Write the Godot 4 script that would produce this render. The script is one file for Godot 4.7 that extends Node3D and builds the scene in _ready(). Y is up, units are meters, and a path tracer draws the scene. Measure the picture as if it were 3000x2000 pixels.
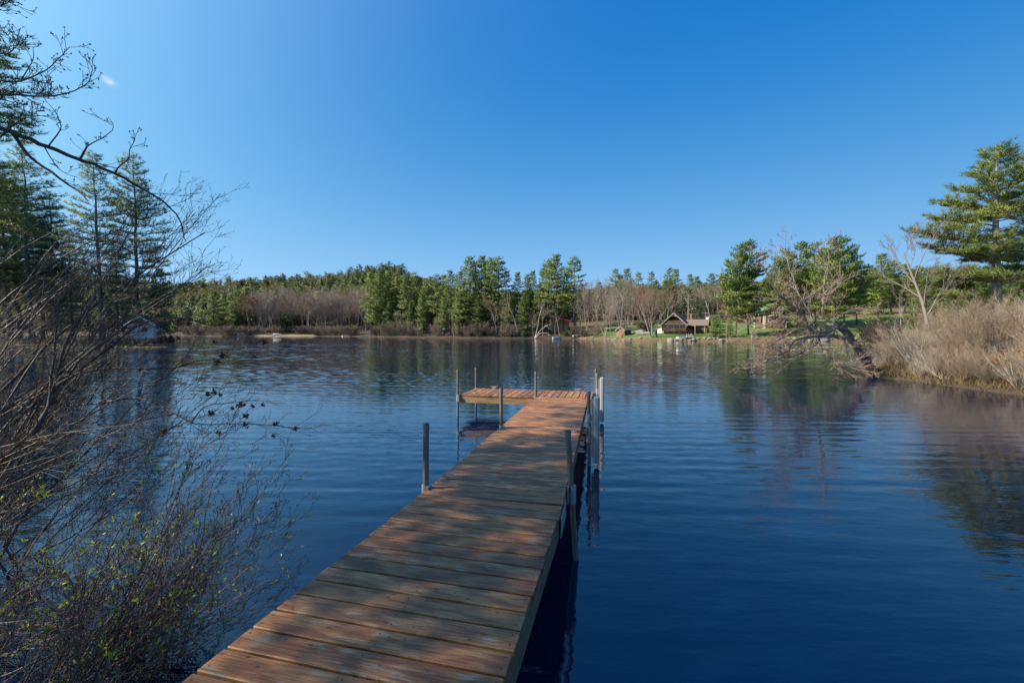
extends Node3D
# Photo geometry: 3000 x 2000 pixels, focal length 1270 px, horizon at row 973, eye 2.3 m above the lake. x right, f = forward = -z.
const FPX := 1270.0
const EYE := 2.3
const HORIZON := 973.0
var rng := RandomNumberGenerator.new()
var M := {}
var names := {}
var lake := PackedVector2Array()
var soft := FastNoiseLite.new()
var lumps := FastNoiseLite.new()
var to_sun := Vector3(-0.776, 0.616, 0.137).normalized()
var pitch := 0.0

class MB:
	var v := PackedVector3Array()
	var n := PackedVector3Array()
	var c := PackedColorArray()
	var t := PackedVector2Array()
	var i := PackedInt32Array()
	func face(a: Vector3, b: Vector3, d: Vector3, nrm: Vector3, col: Color) -> void:
		var k := v.size()
		v.push_back(a); v.push_back(b); v.push_back(d)
		n.push_back(nrm); n.push_back(nrm); n.push_back(nrm)
		c.push_back(col); c.push_back(col); c.push_back(col)
		t.push_back(Vector2(0, 0)); t.push_back(Vector2(1, 0)); t.push_back(Vector2(0.5, 1))
		i.push_back(k)
		if (d - a).cross(b - a).dot(nrm) >= 0.0:
			i.push_back(k + 1); i.push_back(k + 2)
		else:
			i.push_back(k + 2); i.push_back(k + 1)
	func flat(a: Vector3, b: Vector3, d: Vector3, e: Vector3, out: Vector3, col: Color) -> void:
		var nrm := (d - a).cross(b - a).normalized()
		if nrm.length() < 0.5:
			nrm = (e - a).cross(d - a).normalized()
		if nrm.dot(out) < 0.0:
			nrm = -nrm
		face(a, b, d, nrm, col)
		face(a, d, e, nrm, col)
	func tube(p: PackedVector3Array, r: PackedFloat32Array, sides: int, col: Color, flare := 0.0) -> void:
		var m := p.size()
		var k := v.size()
		var x := Vector3.ZERO
		var len := 0.0
		for q in m:
			var d := (p[mini(q + 1, m - 1)] - p[maxi(q - 1, 0)]).normalized()
			if q == 0:
				x = d.cross(Vector3(0.31, 0.2, 0.93)).normalized()
			else:
				len += p[q].distance_to(p[q - 1])
				x = (x - d * x.dot(d)).normalized()
			var y := d.cross(x)
			for s in sides:
				var a := TAU * s / sides
				var o := x * cos(a) + y * sin(a)
				var rr := r[q]
				if flare > 0.0:
					rr *= 1.0 + flare * sin(a * 3.0 + q * 0.4) * (1.0 if q < 2 else 0.35)
				v.push_back(p[q] + o * rr)
				n.push_back(o)
				c.push_back(col)
				t.push_back(Vector2(float(s) / sides, len))
		for q in m - 1:
			for s in sides:
				var a := k + q * sides + s
				var b := k + q * sides + (s + 1) % sides
				i.push_back(a); i.push_back(a + sides); i.push_back(b)
				i.push_back(b); i.push_back(a + sides); i.push_back(b + sides)
		if r[m - 1] > 0.012 or r[0] > 0.03:
			var e := k + (m - 1) * sides
			for s in range(1, sides - 1):
				i.push_back(e); i.push_back(e + s + 1); i.push_back(e + s)
	func box(x: Transform3D, size: Vector3, ch: float, col: Color, row := -1.0, rows := 8.0) -> void:
		var h := size * 0.5
		var g := PackedVector3Array()
		for q in 8:
			var s := Vector3(1 if q & 1 else -1, 1 if q & 2 else -1, 1 if q & 4 else -1)
			for ax in 3:
				var w := h - Vector3.ONE * ch
				w[ax] = h[ax]
				g.push_back(s * w)
		var quads := []
		for ax in 3:
			var b := (ax + 1) % 3
			var d := (ax + 2) % 3
			for s in [0, 1]:
				var base: int = s << ax
				quads.append([base * 3 + ax, (base | (1 << b)) * 3 + ax, (base | (1 << b) | (1 << d)) * 3 + ax, (base | (1 << d)) * 3 + ax])
		if ch > 0.0:
			for ax in 3:
				var b := (ax + 1) % 3
				var d := (ax + 2) % 3
				for sb in [0, 1]:
					for sd in [0, 1]:
						var base: int = (sb << b) | (sd << d)
						quads.append([base * 3 + b, (base | (1 << ax)) * 3 + b, (base | (1 << ax)) * 3 + d, base * 3 + d])
			for q in 8:
				quads.append([q * 3, q * 3 + 1, q * 3 + 2, q * 3])
		for q in quads:
			var mid: Vector3 = (g[q[0]] + g[q[1]] + g[q[2]] + g[q[3]]) * 0.25
			var k := v.size()
			var nl := (g[q[2]] - g[q[0]]).cross(g[q[1]] - g[q[0]]).normalized()
			if nl.dot(mid) < 0.0:
				nl = -nl
			var wn := (x.basis * nl).normalized()
			for e in 4:
				var l: Vector3 = g[q[e]]
				v.push_back(x * l)
				n.push_back(wn)
				c.push_back(col)
				if row >= 0.0:
					t.push_back(Vector2((l.x + h.x) / size.x, (row + clampf((l.z + h.z) / size.z, 0.03, 0.97)) / rows))
				else:
					t.push_back(Vector2(l.x + l.y * 0.3, l.z + l.y))
			var a0: Vector3 = v[k]
			var ok := (v[k + 2] - a0).cross(v[k + 1] - a0).dot(wn) >= 0.0
			for tr in ([[0, 1, 2], [0, 2, 3]] if q[0] != q[3] else [[0, 1, 2]]):
				i.push_back(k + tr[0])
				i.push_back(k + (tr[1] if ok else tr[2]))
				i.push_back(k + (tr[2] if ok else tr[1]))
	func mesh(mat: Material) -> ArrayMesh:
		var a := []
		a.resize(Mesh.ARRAY_MAX)
		a[Mesh.ARRAY_VERTEX] = v
		a[Mesh.ARRAY_NORMAL] = n
		a[Mesh.ARRAY_COLOR] = c
		a[Mesh.ARRAY_TEX_UV] = t
		a[Mesh.ARRAY_INDEX] = i
		var m := ArrayMesh.new()
		m.add_surface_from_arrays(Mesh.PRIMITIVE_TRIANGLES, a)
		m.surface_set_material(0, mat)
		return m

# ---------------------------------------------------------------- helpers
func numbered(called: String) -> String:
	var k: int = names.get(called, 0)
	names[called] = k + 1
	return called if k == 0 else "%s_%03d" % [called, k]

func thing(called: String, label: String, category: String, at := Vector3.ZERO, turn := 0.0, group := "") -> Node3D:
	var o := Node3D.new()
	o.name = numbered(called)
	add_child(o)
	o.position = at
	o.rotation.y = turn
	tag(o, label, category, group)
	return o

func tag(o: Node3D, label: String, category: String, group := "") -> void:
	o.set_meta("label", label)
	o.set_meta("category", category)
	if group != "":
		o.set_meta("group", group)

func part(called: String, mesh: Mesh, parent: Node3D, xf := Transform3D()) -> MeshInstance3D:
	var o := MeshInstance3D.new()
	o.name = called
	o.mesh = mesh
	o.transform = xf
	parent.add_child(o, true)
	return o

func structure(called: String, mesh: Mesh, label := "") -> MeshInstance3D:
	var o := MeshInstance3D.new()
	o.name = numbered(called)
	o.mesh = mesh
	add_child(o)
	o.set_meta("kind", "structure")
	if label != "":
		o.set_meta("label", label)
	return o

func copy(proto: Node3D, called: String, label: String, category: String, at: Vector3, turn: float, size: Vector3, group := "") -> Node3D:
	var o: Node3D = proto.duplicate()
	o.name = numbered(called)
	add_child(o)
	o.position = at
	o.rotation.y = turn
	o.scale = size
	tag(o, label, category, group)
	return o

func lin(r: float, g: float, b: float) -> Color:
	return Color(r, g, b).linear_to_srgb()

func mat(r: float, g: float, b: float, rough := 0.8, vertex := false) -> StandardMaterial3D:
	var m := StandardMaterial3D.new()
	m.albedo_color = lin(r, g, b)
	m.roughness = rough
	m.vertex_color_use_as_albedo = vertex
	return m

func noise_image(size: int, freq: float, octaves: int, sd: int) -> Image:
	var q := FastNoiseLite.new()
	q.seed = sd
	q.noise_type = FastNoiseLite.TYPE_SIMPLEX_SMOOTH
	q.frequency = freq
	q.fractal_octaves = octaves
	var im := q.get_seamless_image(size, size)
	im.convert(Image.FORMAT_RGB8)
	return im

func grey_tex(size: int, freq: float, octaves: int, sd: int, lo: float, hi: float) -> ImageTexture:
	var im := noise_image(size, freq, octaves, sd)
	im.adjust_bcs(1.0, 1.0, 0.0)
	for y in size:
		for x in size:
			var g := lerpf(lo, hi, im.get_pixel(x, y).r)
			im.set_pixel(x, y, Color(g, g, g))
	return ImageTexture.create_from_image(im)

func ray(px: float, py: float) -> Vector3:
	return Vector3((px - 1500.0) / FPX, (1000.0 - py) / FPX, -1.0).rotated(Vector3.RIGHT, pitch)

func at(px: float, py: float, depth: float) -> Vector3:   # a point seen at that pixel, that many metres ahead
	var d := ray(px, py)
	return Vector3(0, EYE, 0) + d * (depth / -d.z)

func shore_x(px: float, depth: float) -> float:
	return (px - 1500.0) / FPX * depth

func sd_lake(x: float, f: float) -> float:                # metres inland; negative over water
	var p := Vector2(x, f)
	var best := 1e12
	var inside := false
	var m := lake.size()
	var j := m - 1
	for i in m:
		var a := lake[i]
		var b := lake[j]
		var ab := b - a
		var ap := p - a
		var t := clampf(ap.dot(ab) / ab.length_squared(), 0.0, 1.0)
		best = minf(best, (ap - ab * t).length_squared())
		if (a.y > f) != (b.y > f) and x < (b.x - a.x) * (f - a.y) / (b.y - a.y) + a.x:
			inside = not inside
		j = i
	return -sqrt(best) if inside else sqrt(best)

func height_of(d: float, x: float, f: float) -> float:
	if d < 0.0:
		return -0.06 - 0.22 * minf(-d, 6.0)
	var h := (0.5 if f < 60.0 else 0.8) * (1.0 - exp(-d / 0.9)) + 0.115 * clampf(d - 1.5, 0.0, 60.0)
	var steep := lerpf(0.33, 0.085, smoothstep(-110.0, 10.0, x))
	h += steep * clampf(d - 61.5, 0.0, 170.0)
	h += soft.get_noise_2d(x * 0.4, f * 0.4) * clampf(d * 0.05, 0.0, 0.8)
	h += soft.get_noise_2d(x * 3.0, f * 3.0) * 0.14 * clampf(d * 0.5, 0.0, 1.0)
	return h - 0.06

func ground(x: float, f: float) -> float:
	return height_of(sd_lake(x, f), x, f)

func shore_depth(px: float, from: float) -> float:       # where the far shore meets the water in that column
	var f := from
	while sd_lake(shore_x(px, f), f) < 0.0 and f < 360.0:
		f += 0.5
	return f

func stand(px: float, depth: float) -> Vector3:           # on the ground at that column of the photo, that far ahead
	var x := shore_x(px, depth)
	return Vector3(x, ground(x, depth), -depth)

# ---------------------------------------------------------------- camera, sky, sun
func sky_color(d: Vector3) -> Vector3:
	var up := maxf(d.y, 0.0)
	var k := pow(1.0 - up, 2.9)
	var c := Vector3(0.46 * pow(k, 1.55), lerpf(0.135, 0.70, k), lerpf(0.54, 1.0, k))
	var g := rad_to_deg(acos(clampf(d.dot(to_sun), -1.0, 1.0)))
	c += Vector3(0.92, 1.42, 1.35) * exp(-pow(g / 39.5, 2.0))
	return c * 0.54

func make_sky() -> void:
	pitch = -atan((1000.0 - HORIZON) / FPX)
	var cam := Camera3D.new()
	cam.name = "camera"
	add_child(cam)
	cam.position = Vector3(0, EYE, 0)
	cam.rotation.x = pitch
	cam.fov = rad_to_deg(2.0 * atan(1000.0 / FPX))
	cam.near = 0.05
	cam.far = 3000.0
	cam.current = true
	var w := 2048
	var h := 1024
	var im := Image.create(w, h, false, Image.FORMAT_RGBF)
	var wisp := FastNoiseLite.new()
	wisp.seed = 5
	wisp.frequency = 1.0
	wisp.fractal_octaves = 4
	var cd := ray(316, 236).normalized()
	var cx := cd.cross(Vector3.UP).normalized()
	var cy := cx.cross(cd)
	for y in range(0, h / 2 + 4):
		var el := PI / 2.0 - (y + 0.5) / h * PI
		for x in w:
			var az := (x + 0.5) / w * TAU
			var d := Vector3(sin(az) * cos(el), sin(el), -cos(az) * cos(el))
			var c := sky_color(d)
			var q := d.dot(cd)
			if q > 0.999:
				var a := d.dot(cx)
				var b := d.dot(cy)
				var u := a * 0.85 - b * 0.53
				var v := a * 0.53 + b * 0.85
				var e := exp(-pow(u / 0.0075, 2.0) - pow(v / 0.0036, 2.0)) * clampf(0.8 + 1.3 * wisp.get_noise_2d(u * 160.0, v * 260.0), 0.0, 1.3)
				c = c.lerp(Vector3(0.42, 0.46, 0.5), clampf(e, 0.0, 0.8))
			im.set_pixel(x, y, Color(c.x, c.y, c.z))
	var low := sky_color(Vector3(0, 0, -1))
	im.fill_rect(Rect2i(0, h / 2 + 4, w, h / 2 - 4), Color(low.x * 0.4, low.y * 0.4, low.z * 0.4))
	var pm := PanoramaSkyMaterial.new()
	pm.panorama = ImageTexture.create_from_image(im)
	var sky := Sky.new()
	sky.sky_material = pm
	var env := Environment.new()
	env.background_mode = Environment.BG_SKY
	env.sky = sky
	env.tonemap_mode = Environment.TONE_MAPPER_LINEAR
	env.tonemap_exposure = 1.95
	env.sdfgi_enabled = true
	env.ssao_enabled = true
	env.ssil_enabled = true
	var we := WorldEnvironment.new()
	we.name = "environment"
	we.environment = env
	add_child(we)
	var sun := DirectionalLight3D.new()
	sun.name = "sun"
	add_child(sun)
	sun.look_at_from_position(to_sun * 50.0, Vector3.ZERO)
	sun.light_energy = 1.6
	sun.light_color = lin(1.0, 0.84, 0.62)
	sun.light_angular_distance = 0.53
	sun.shadow_enabled = true

# ---------------------------------------------------------------- lake and ground
func make_lake() -> void:
	var far := [[2590, 86], [2600, 97], [2480, 104], [2400, 108], [2300, 112], [2150, 113], [2000, 115], [1900, 117], [1830, 122], [1770, 132], [1700, 148], [1650, 153], [1600, 156], [1500, 160], [1400, 163], [1320, 172], [1250, 178], [1170, 192], [1100, 204], [1050, 222], [940, 246], [800, 250], [700, 248], [620, 244], [575, 255], [540, 275], [480, 300], [300, 330], [0, 345], [-400, 300]]
	for p in [[3, -2], [8, -1], [14, 4], [18.4, 12], [18.7, 15], [18.5, 17.0], [18.8, 19.5], [18.5, 21.5], [19.2, 23.6], [23, 28], [33, 38.5], [50, 57]]:
		lake.push_back(Vector2(p[0], p[1]))
	for p in far:
		lake.push_back(Vector2(shore_x(p[0], p[1]), p[1]))
	for p in [[-300, 150], [-180, 95], [-120, 82], [-85, 76], [-64, 73.5], [-56, 71.5], [-53.6, 69.5], [-55, 67.8], [-60, 66.6], [-72, 66.4], [-90, 64], [-110, 58], [-90, 50], [-56, 44], [-43.5, 34.5], [-37, 28], [-24, 17], [-15, 10.5], [-9.6, 7.4], [-6.4, 5.2], [-4.4, 3.7], [-3.1, 2.6], [-2.3, 1.2], [-1.9, -0.4], [-1.7, -2]]:
		lake.push_back(Vector2(p[0], p[1]))
	soft.seed = 3
	soft.frequency = 0.05
	soft.fractal_octaves = 3
	lumps.seed = 8
	lumps.frequency = 0.012
	lumps.fractal_octaves = 3

func steps(lo: float, hi: float, base: float, rate: float, mid := 0.0) -> PackedFloat32Array:
	var a := PackedFloat32Array()
	var x := mid
	while x < hi:
		a.push_back(x)
		x += base + rate * absf(x - mid)
	a.push_back(hi)
	x = mid - base
	while x > lo:
		a.push_back(x)
		x -= base + rate * absf(x - mid)
	a.push_back(lo)
	a.sort()
	return a

func make_water() -> void:
	var xs := steps(-430.0, 120.0, 0.075, 0.022)
	var fs := steps(-3.5, 352.0, 0.032, 0.0064)
	var kx := PackedFloat32Array()
	var kf := PackedFloat32Array()
	var ph := PackedFloat32Array()
	var sl := PackedFloat32Array()
	var wl := PackedFloat32Array()
	rng.seed = 21
	for k in range(16, -1, -1):                            # longest first
		var l := 0.13 * pow(1.14, k)
		var a := rng.randfn(0.08, 0.24)
		kx.push_back(TAU / l * sin(a))
		kf.push_back(TAU / l * cos(a))
		ph.push_back(rng.randf() * TAU)
		sl.push_back(0.026 if k < 12 else 0.01)
		wl.push_back(l)
	var nw := kx.size()
	var mb := MB.new()
	var nx := xs.size()
	var nf := fs.size()
	var wn := FastNoiseLite.new()
	wn.seed = 12
	wn.frequency = 0.02
	wn.fractal_octaves = 3
	mb.v.resize(nx * nf)
	mb.n.resize(nx * nf)
	mb.c.resize(nx * nf)
	mb.t.resize(nx * nf)
	for j in nf:
		var f := fs[j]
		var df := 0.032 + 0.0064 * absf(f)
		for i in nx:
			var x := xs[i]
			var k := j * nx + i
			mb.c[k] = Color.WHITE
			mb.t[k] = Vector2(x, f)
			if absf(x) > 1.4 * absf(f) + 12.0:
				mb.v[k] = Vector3(x, 0, -f)
				mb.n[k] = Vector3.UP
				continue
			var step := maxf(df, 0.35 * (0.075 + 0.022 * absf(x)))
			var wind := clampf(0.72 + 1.1 * wn.get_noise_2d(x * 0.6, f * 2.2), 0.2, 1.3)
			wind *= lerpf(0.2, 1.0, smoothstep(2.5, 13.0, f)) 
			if f > 60.0:
				var calm := smoothstep(-60.0, 20.0, x) * smoothstep(60.0, 100.0, f)
				wind = lerpf(wind, 0.2, calm * 0.85)
			var sx := 0.0
			var sf := 0.0
			var y := 0.0
			var got := 0.0
			for w in nw:
				var fade := wl[w] / (3.0 * step) - 0.6
				if fade <= 0.0:
					break
				fade = minf(fade, 1.0)
				var p := kx[w] * x + kf[w] * f + ph[w]
				var c := cos(p) * sl[w] * fade
				sx += c * kx[w] / kf[w]
				sf += c
				y += sin(p) * sl[w] * fade * wl[w]
				got += fade
			var rest := (1.0 - got / nw) * 0.05
			sf += rest * rng.randfn()
			sx += rest * 0.5 * rng.randfn()
			mb.v[k] = Vector3(x, y * wind / TAU, -f)
			mb.n[k] = Vector3(-sx * wind, 1.0, sf * wind).normalized()
	var idx := PackedInt32Array()
	idx.resize((nf - 1) * (nx - 1) * 6)
	var o := 0
	for j in nf - 1:
		for i in nx - 1:
			var k := j * nx + i
			idx[o] = k
			idx[o + 1] = k + nx
			idx[o + 2] = k + 1
			idx[o + 3] = k + 1
			idx[o + 4] = k + nx
			idx[o + 5] = k + nx + 1
			o += 6
	mb.i = idx
	var m := mat(0.0003, 0.0082, 0.034, 0.022)
	var rn := FastNoiseLite.new()
	rn.seed = 61
	rn.frequency = 0.035
	rn.fractal_octaves = 3
	var ri := rn.get_seamless_image(256, 1024)             # ripples longer across than along the wind
	ri.resize(1024, 1024, Image.INTERPOLATE_CUBIC)
	ri.convert(Image.FORMAT_RGBA8)
	ri.bump_map_to_normal_map(6.0)
	m.normal_enabled = true
	m.normal_texture = ImageTexture.create_from_image(ri)
	m.normal_scale = 0.055
	m.uv1_scale = Vector3(0.27, 0.27, 1)
	m.metallic_specular = 0.7
	structure("lake_water", mb.mesh(m), "calm blue lake water with fine wind ripples")

func make_ground() -> void:
	var xs := steps(-520.0, 420.0, 0.55, 0.026)
	var fs := steps(-60.0, 640.0, 0.5, 0.019)
	var mb := MB.new()
	var nx := xs.size()
	var nf := fs.size()
	var hs := PackedFloat32Array()
	var ds := PackedFloat32Array()
	for j in nf:
		for i in nx:
			var d := sd_lake(xs[i], fs[j])
			ds.push_back(d)
			hs.push_back(height_of(d, xs[i], fs[j]))
	for j in nf:
		for i in nx:
			var k := j * nx + i
			var x := xs[i]
			var f := fs[j]
			var i0 := maxi(i - 1, 0)
			var i1 := mini(i + 1, nx - 1)
			var j0 := maxi(j - 1, 0)
			var j1 := mini(j + 1, nf - 1)
			var gx := (hs[j * nx + i1] - hs[j * nx + i0]) / (xs[i1] - xs[i0])
			var gf := (hs[j1 * nx + i] - hs[j0 * nx + i]) / (fs[j1] - fs[j0])
			mb.v.push_back(Vector3(x, hs[k], -f))
			mb.n.push_back(Vector3(-gx, 1.0, gf).normalized())
			mb.t.push_back(Vector2(x, f))
			mb.c.push_back(ground_color(x, f, ds[k]))
	for j in nf - 1:
		for i in nx - 1:
			var k := j * nx + i
			if hs[k] < -1.0 and hs[k + nx] < -1.0 and hs[k + 1] < -1.0 and hs[k + nx + 1] < -1.0 and fs[j] > 12.0:
				continue
			mb.i.append_array([k, k + nx, k + 1, k + 1, k + nx, k + nx + 1])
	var m := mat(1, 1, 1, 0.95, true)
	m.albedo_texture = grey_tex(512, 0.05, 5, 4, 0.55, 1.3)
	m.uv1_triplanar = true
	m.uv1_world_triplanar = true
	m.uv1_scale = Vector3.ONE * 0.23
	structure("ground", mb.mesh(m), "land round the lake, lawn, leaf litter and sand")
	var bed := MB.new()
	bed.flat(Vector3(-520, -1.5, 60), Vector3(420, -1.5, 60), Vector3(420, -1.5, -640), Vector3(-520, -1.5, -640), Vector3.UP, Color.WHITE)
	structure("lake_bed", bed.mesh(mat(0.05, 0.04, 0.03)), "dark lake bed")

func is_lawn(x: float, f: float, d: float) -> bool:
	if f < 100.0 or f > 190.0:
		return false
	var px := 1500.0 + FPX * x / f
	var e := 12.0 * soft.get_noise_2d(x, f)
	return d > 1.8 + 0.25 * absf(e) and px > 1695.0 + e * 2.0 and px < 2690.0 and d < 58.0 + e

func ground_color(x: float, f: float, d: float) -> Color:
	var q := soft.get_noise_2d(x * 4.0, f * 4.0)
	var p := lumps.get_noise_2d(x * 6.0, f * 6.0)
	if is_lawn(x, f, d):
		return Color(0.085, 0.17, 0.025).lerp(Color(0.15, 0.175, 0.045), clampf(0.4 + p * 1.2 + q * 0.6, 0.0, 1.0))
	var px := 1500.0 + FPX * x / maxf(f, 1.0)
	if f > 238.0 and f < 262.0 and px > 745.0 and px < 925.0 and d < 5.0:
		return Color(0.25, 0.205, 0.14) if d < 2.2 + q * 3.0 else Color(0.16, 0.14, 0.07)
	if f > 50.0 and f < 85.0 and x < -50.0:
		return Color(0.075, 0.055, 0.032).lerp(Color(0.10, 0.085, 0.035), clampf(0.5 + p, 0.0, 1.0))
	if f < 60.0:
		return Color(0.06, 0.045, 0.028).lerp(Color(0.085, 0.065, 0.03), clampf(0.5 + p + q, 0.0, 1.0))
	if px < 1690.0:
		return Color(0.022, 0.018, 0.012).lerp(Color(0.07, 0.041, 0.024), clampf(0.4 + q * 2.2 + p, 0.0, 1.0))
	var litter := Color(0.20, 0.115, 0.06).lerp(Color(0.13, 0.085, 0.045), clampf(0.5 + q * 1.5, 0.0, 1.0))
	return litter.lerp(Color(0.10, 0.10, 0.04), clampf(smoothstep(10.0, 40.0, d) * 0.5 + p * 0.5, 0.0, 0.8))

# ---------------------------------------------------------------- dock
func streaks(sd: int, w: int, h: int, nw: int, nh: int, freq: float, octaves: int) -> PackedByteArray:   # noise of nw x nh cells stretched over w x h
	var q := FastNoiseLite.new()
	q.seed = sd
	q.frequency = freq
	q.fractal_octaves = octaves
	var im := q.get_image(nw, nh)
	im.convert(Image.FORMAT_L8)
	im.resize(w, h, Image.INTERPOLATE_CUBIC)
	return im.get_data()

func plank_atlas(sd: int, stain: Color, wood: Color, worn: Color, wear: float) -> ImageTexture:
	var w := 896
	var rows := 8
	var rh := 92
	var data := PackedByteArray()
	data.resize(w * rows * rh * 3)
	var r := RandomNumberGenerator.new()
	r.seed = sd
	var curve := PackedByteArray()
	for k in 1025:
		curve.push_back(int(clampf(Color(k / 1024.0 * 0.8, 0, 0).linear_to_srgb().r * 255.0, 0.0, 255.0)))
	for row in rows:
		var tone := r.randf_range(0.62, 1.12)
		var bias := r.randf_range(-0.14, 0.14)
		var worn_here := r.randf_range(-0.45, 0.12)
		var grain := streaks(sd + row * 7, w, rh, w / 26, rh, 0.16, 3)
		var fine := streaks(sd + row * 7 + 1, w, rh, w / 7, rh, 0.45, 2)
		var patch := streaks(sd + row * 7 + 2, w, rh, w / 4, rh, 0.017, 4)
		var chips := streaks(sd + row * 7 + 3, w, rh, w / 6, rh, 0.05, 5)
		var knots := []
		for q in r.randi_range(2, 5):
			knots.append(Vector3(r.randf_range(40, w - 40), r.randf_range(12, rh - 12), r.randf_range(3.0, 7.0)))
		var o := row * rh * w * 3
		for y in rh:
			for x in w:
				var s := y * w + x
				var g := (grain[s] - 128) / 128.0
				var p := (patch[s] - 128) / 128.0
				var e := clampf(0.5 + p * 0.85 + g * 0.5 + bias, 0.0, 1.0)
				var fl := clampf(((chips[s] - 128) / 128.0 * 1.0 + p * 0.7 + g * 0.35 + (fine[s] - 128) / 128.0 * 0.3 + worn_here - wear) * 4.0, 0.0, 0.8)
				var k := tone * (1.0 + g * 0.3 + (fine[s] - 128) / 128.0 * 0.22) * 1280.0
				data[o] = curve[clampi(int((lerpf(stain.r, wood.r, e) * (1.0 - fl) + worn.r * fl) * k), 0, 1024)]
				data[o + 1] = curve[clampi(int((lerpf(stain.g, wood.g, e) * (1.0 - fl) + worn.g * fl) * k), 0, 1024)]
				data[o + 2] = curve[clampi(int((lerpf(stain.b, wood.b, e) * (1.0 - fl) + worn.b * fl) * k), 0, 1024)]
				o += 3
		for q in knots:
			for yy in range(int(q.y - q.z * 1.2), int(q.y + q.z * 1.2)):
				for xx in range(int(q.x - q.z * 2.0), int(q.x + q.z * 2.0)):
					if yy >= 0 and yy < rh and xx >= 0 and xx < w:
						var dd := Vector2((xx - q.x) / (q.z * 1.7), (yy - q.y) / q.z).length()
						if dd < 1.0:
							var at_px := ((row * rh + yy) * w + xx) * 3
							var kk := 0.5 + 0.5 * dd * dd + 0.12 * sin(dd * 14.0)
							for ch in 3:
								data[at_px + ch] = int(clampf(data[at_px + ch] * kk, 0.0, 255.0))
	var im := Image.create_from_data(w, rows * rh, false, Image.FORMAT_RGB8, data)
	for row in rows:
		for q in [[20, 21], [22, 70], [w - 21, 22], [w - 19, 70], [w / 2 - 6, 20], [w / 2 + 5, 72]]:   # dark screw heads
			for yy in range(-3, 4):
				for xx in range(-3, 4):
					if xx * xx + yy * yy < 12:
						im.set_pixel(q[0] + xx, row * rh + q[1] + yy, Color(0.1, 0.09, 0.09))
	return ImageTexture.create_from_image(im)

func frame(o: Vector3, u: Vector3) -> Transform3D:         # x across to the right, y up, z back along the deck
	var z := -u.normalized()
	var x := Vector3.UP.cross(z).normalized()
	return Transform3D(Basis(x, z.cross(x).normalized(), z), o)

func pipe(parent: Node3D, foot: Vector3, top: Vector3, r: float, rust_from: float) -> MeshInstance3D:
	var mb := MB.new()
	var pts := PackedVector3Array()
	var rad := PackedFloat32Array()
	for k in 9:
		pts.push_back(foot.lerp(top, k / 8.0))
		rad.push_back(r)
	mb.tube(pts, rad, 14, Color.WHITE)
	var o := part("post", mb.mesh(M.pipe), parent)
	var cap := MB.new()
	var d := (top - foot).normalized()
	cap.tube(PackedVector3Array([top - d * 0.07, top - d * 0.068, top - d * 0.004, top, top + d * 0.001]), PackedFloat32Array([r * 1.0, r * 1.13, r * 1.13, r * 1.0, r * 0.4]), 14, Color.WHITE)
	part("cap", cap.mesh(M.cap), o)
	return o

func sleeve(parent: Node3D, base: Vector3, h: float, r: float, plate: Transform3D) -> void:
	var mb := MB.new()
	mb.tube(PackedVector3Array([base, base + Vector3(0, h, 0)]), PackedFloat32Array([r, r]), 16, Color.WHITE)
	mb.box(plate, Vector3(0.012, h * 0.95, 0.11), 0.002, Color.WHITE)
	for s in [-1, 1]:
		for q in [-1, 1]:
			mb.box(plate * Transform3D(Basis(), Vector3(0.008, q * h * 0.3, s * 0.035)), Vector3(0.012, 0.016, 0.016), 0.003, Color.WHITE)
	part("bracket", mb.mesh(M.zinc), parent)

func cleat(parent: Node3D, x: Transform3D) -> void:
	var mb := MB.new()
	var p := PackedVector3Array()
	var r := PackedFloat32Array()
	for k in 9:
		var s := k / 4.0 - 1.0
		p.push_back(x * Vector3(s * 0.11, 0.05 + 0.014 * s * s, 0))
		r.push_back(0.012 - 0.007 * s * s)
	mb.tube(p, r, 8, Color.WHITE)
	for s in [-1, 1]:
		mb.box(x * Transform3D(Basis(), Vector3(s * 0.032, 0.022, 0)), Vector3(0.022, 0.044, 0.022), 0.004, Color.WHITE)
	mb.box(x * Transform3D(Basis(), Vector3(0, 0.004, 0)), Vector3(0.12, 0.008, 0.045), 0.002, Color.WHITE)
	part("cleat", mb.mesh(M.zinc), parent)

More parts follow.
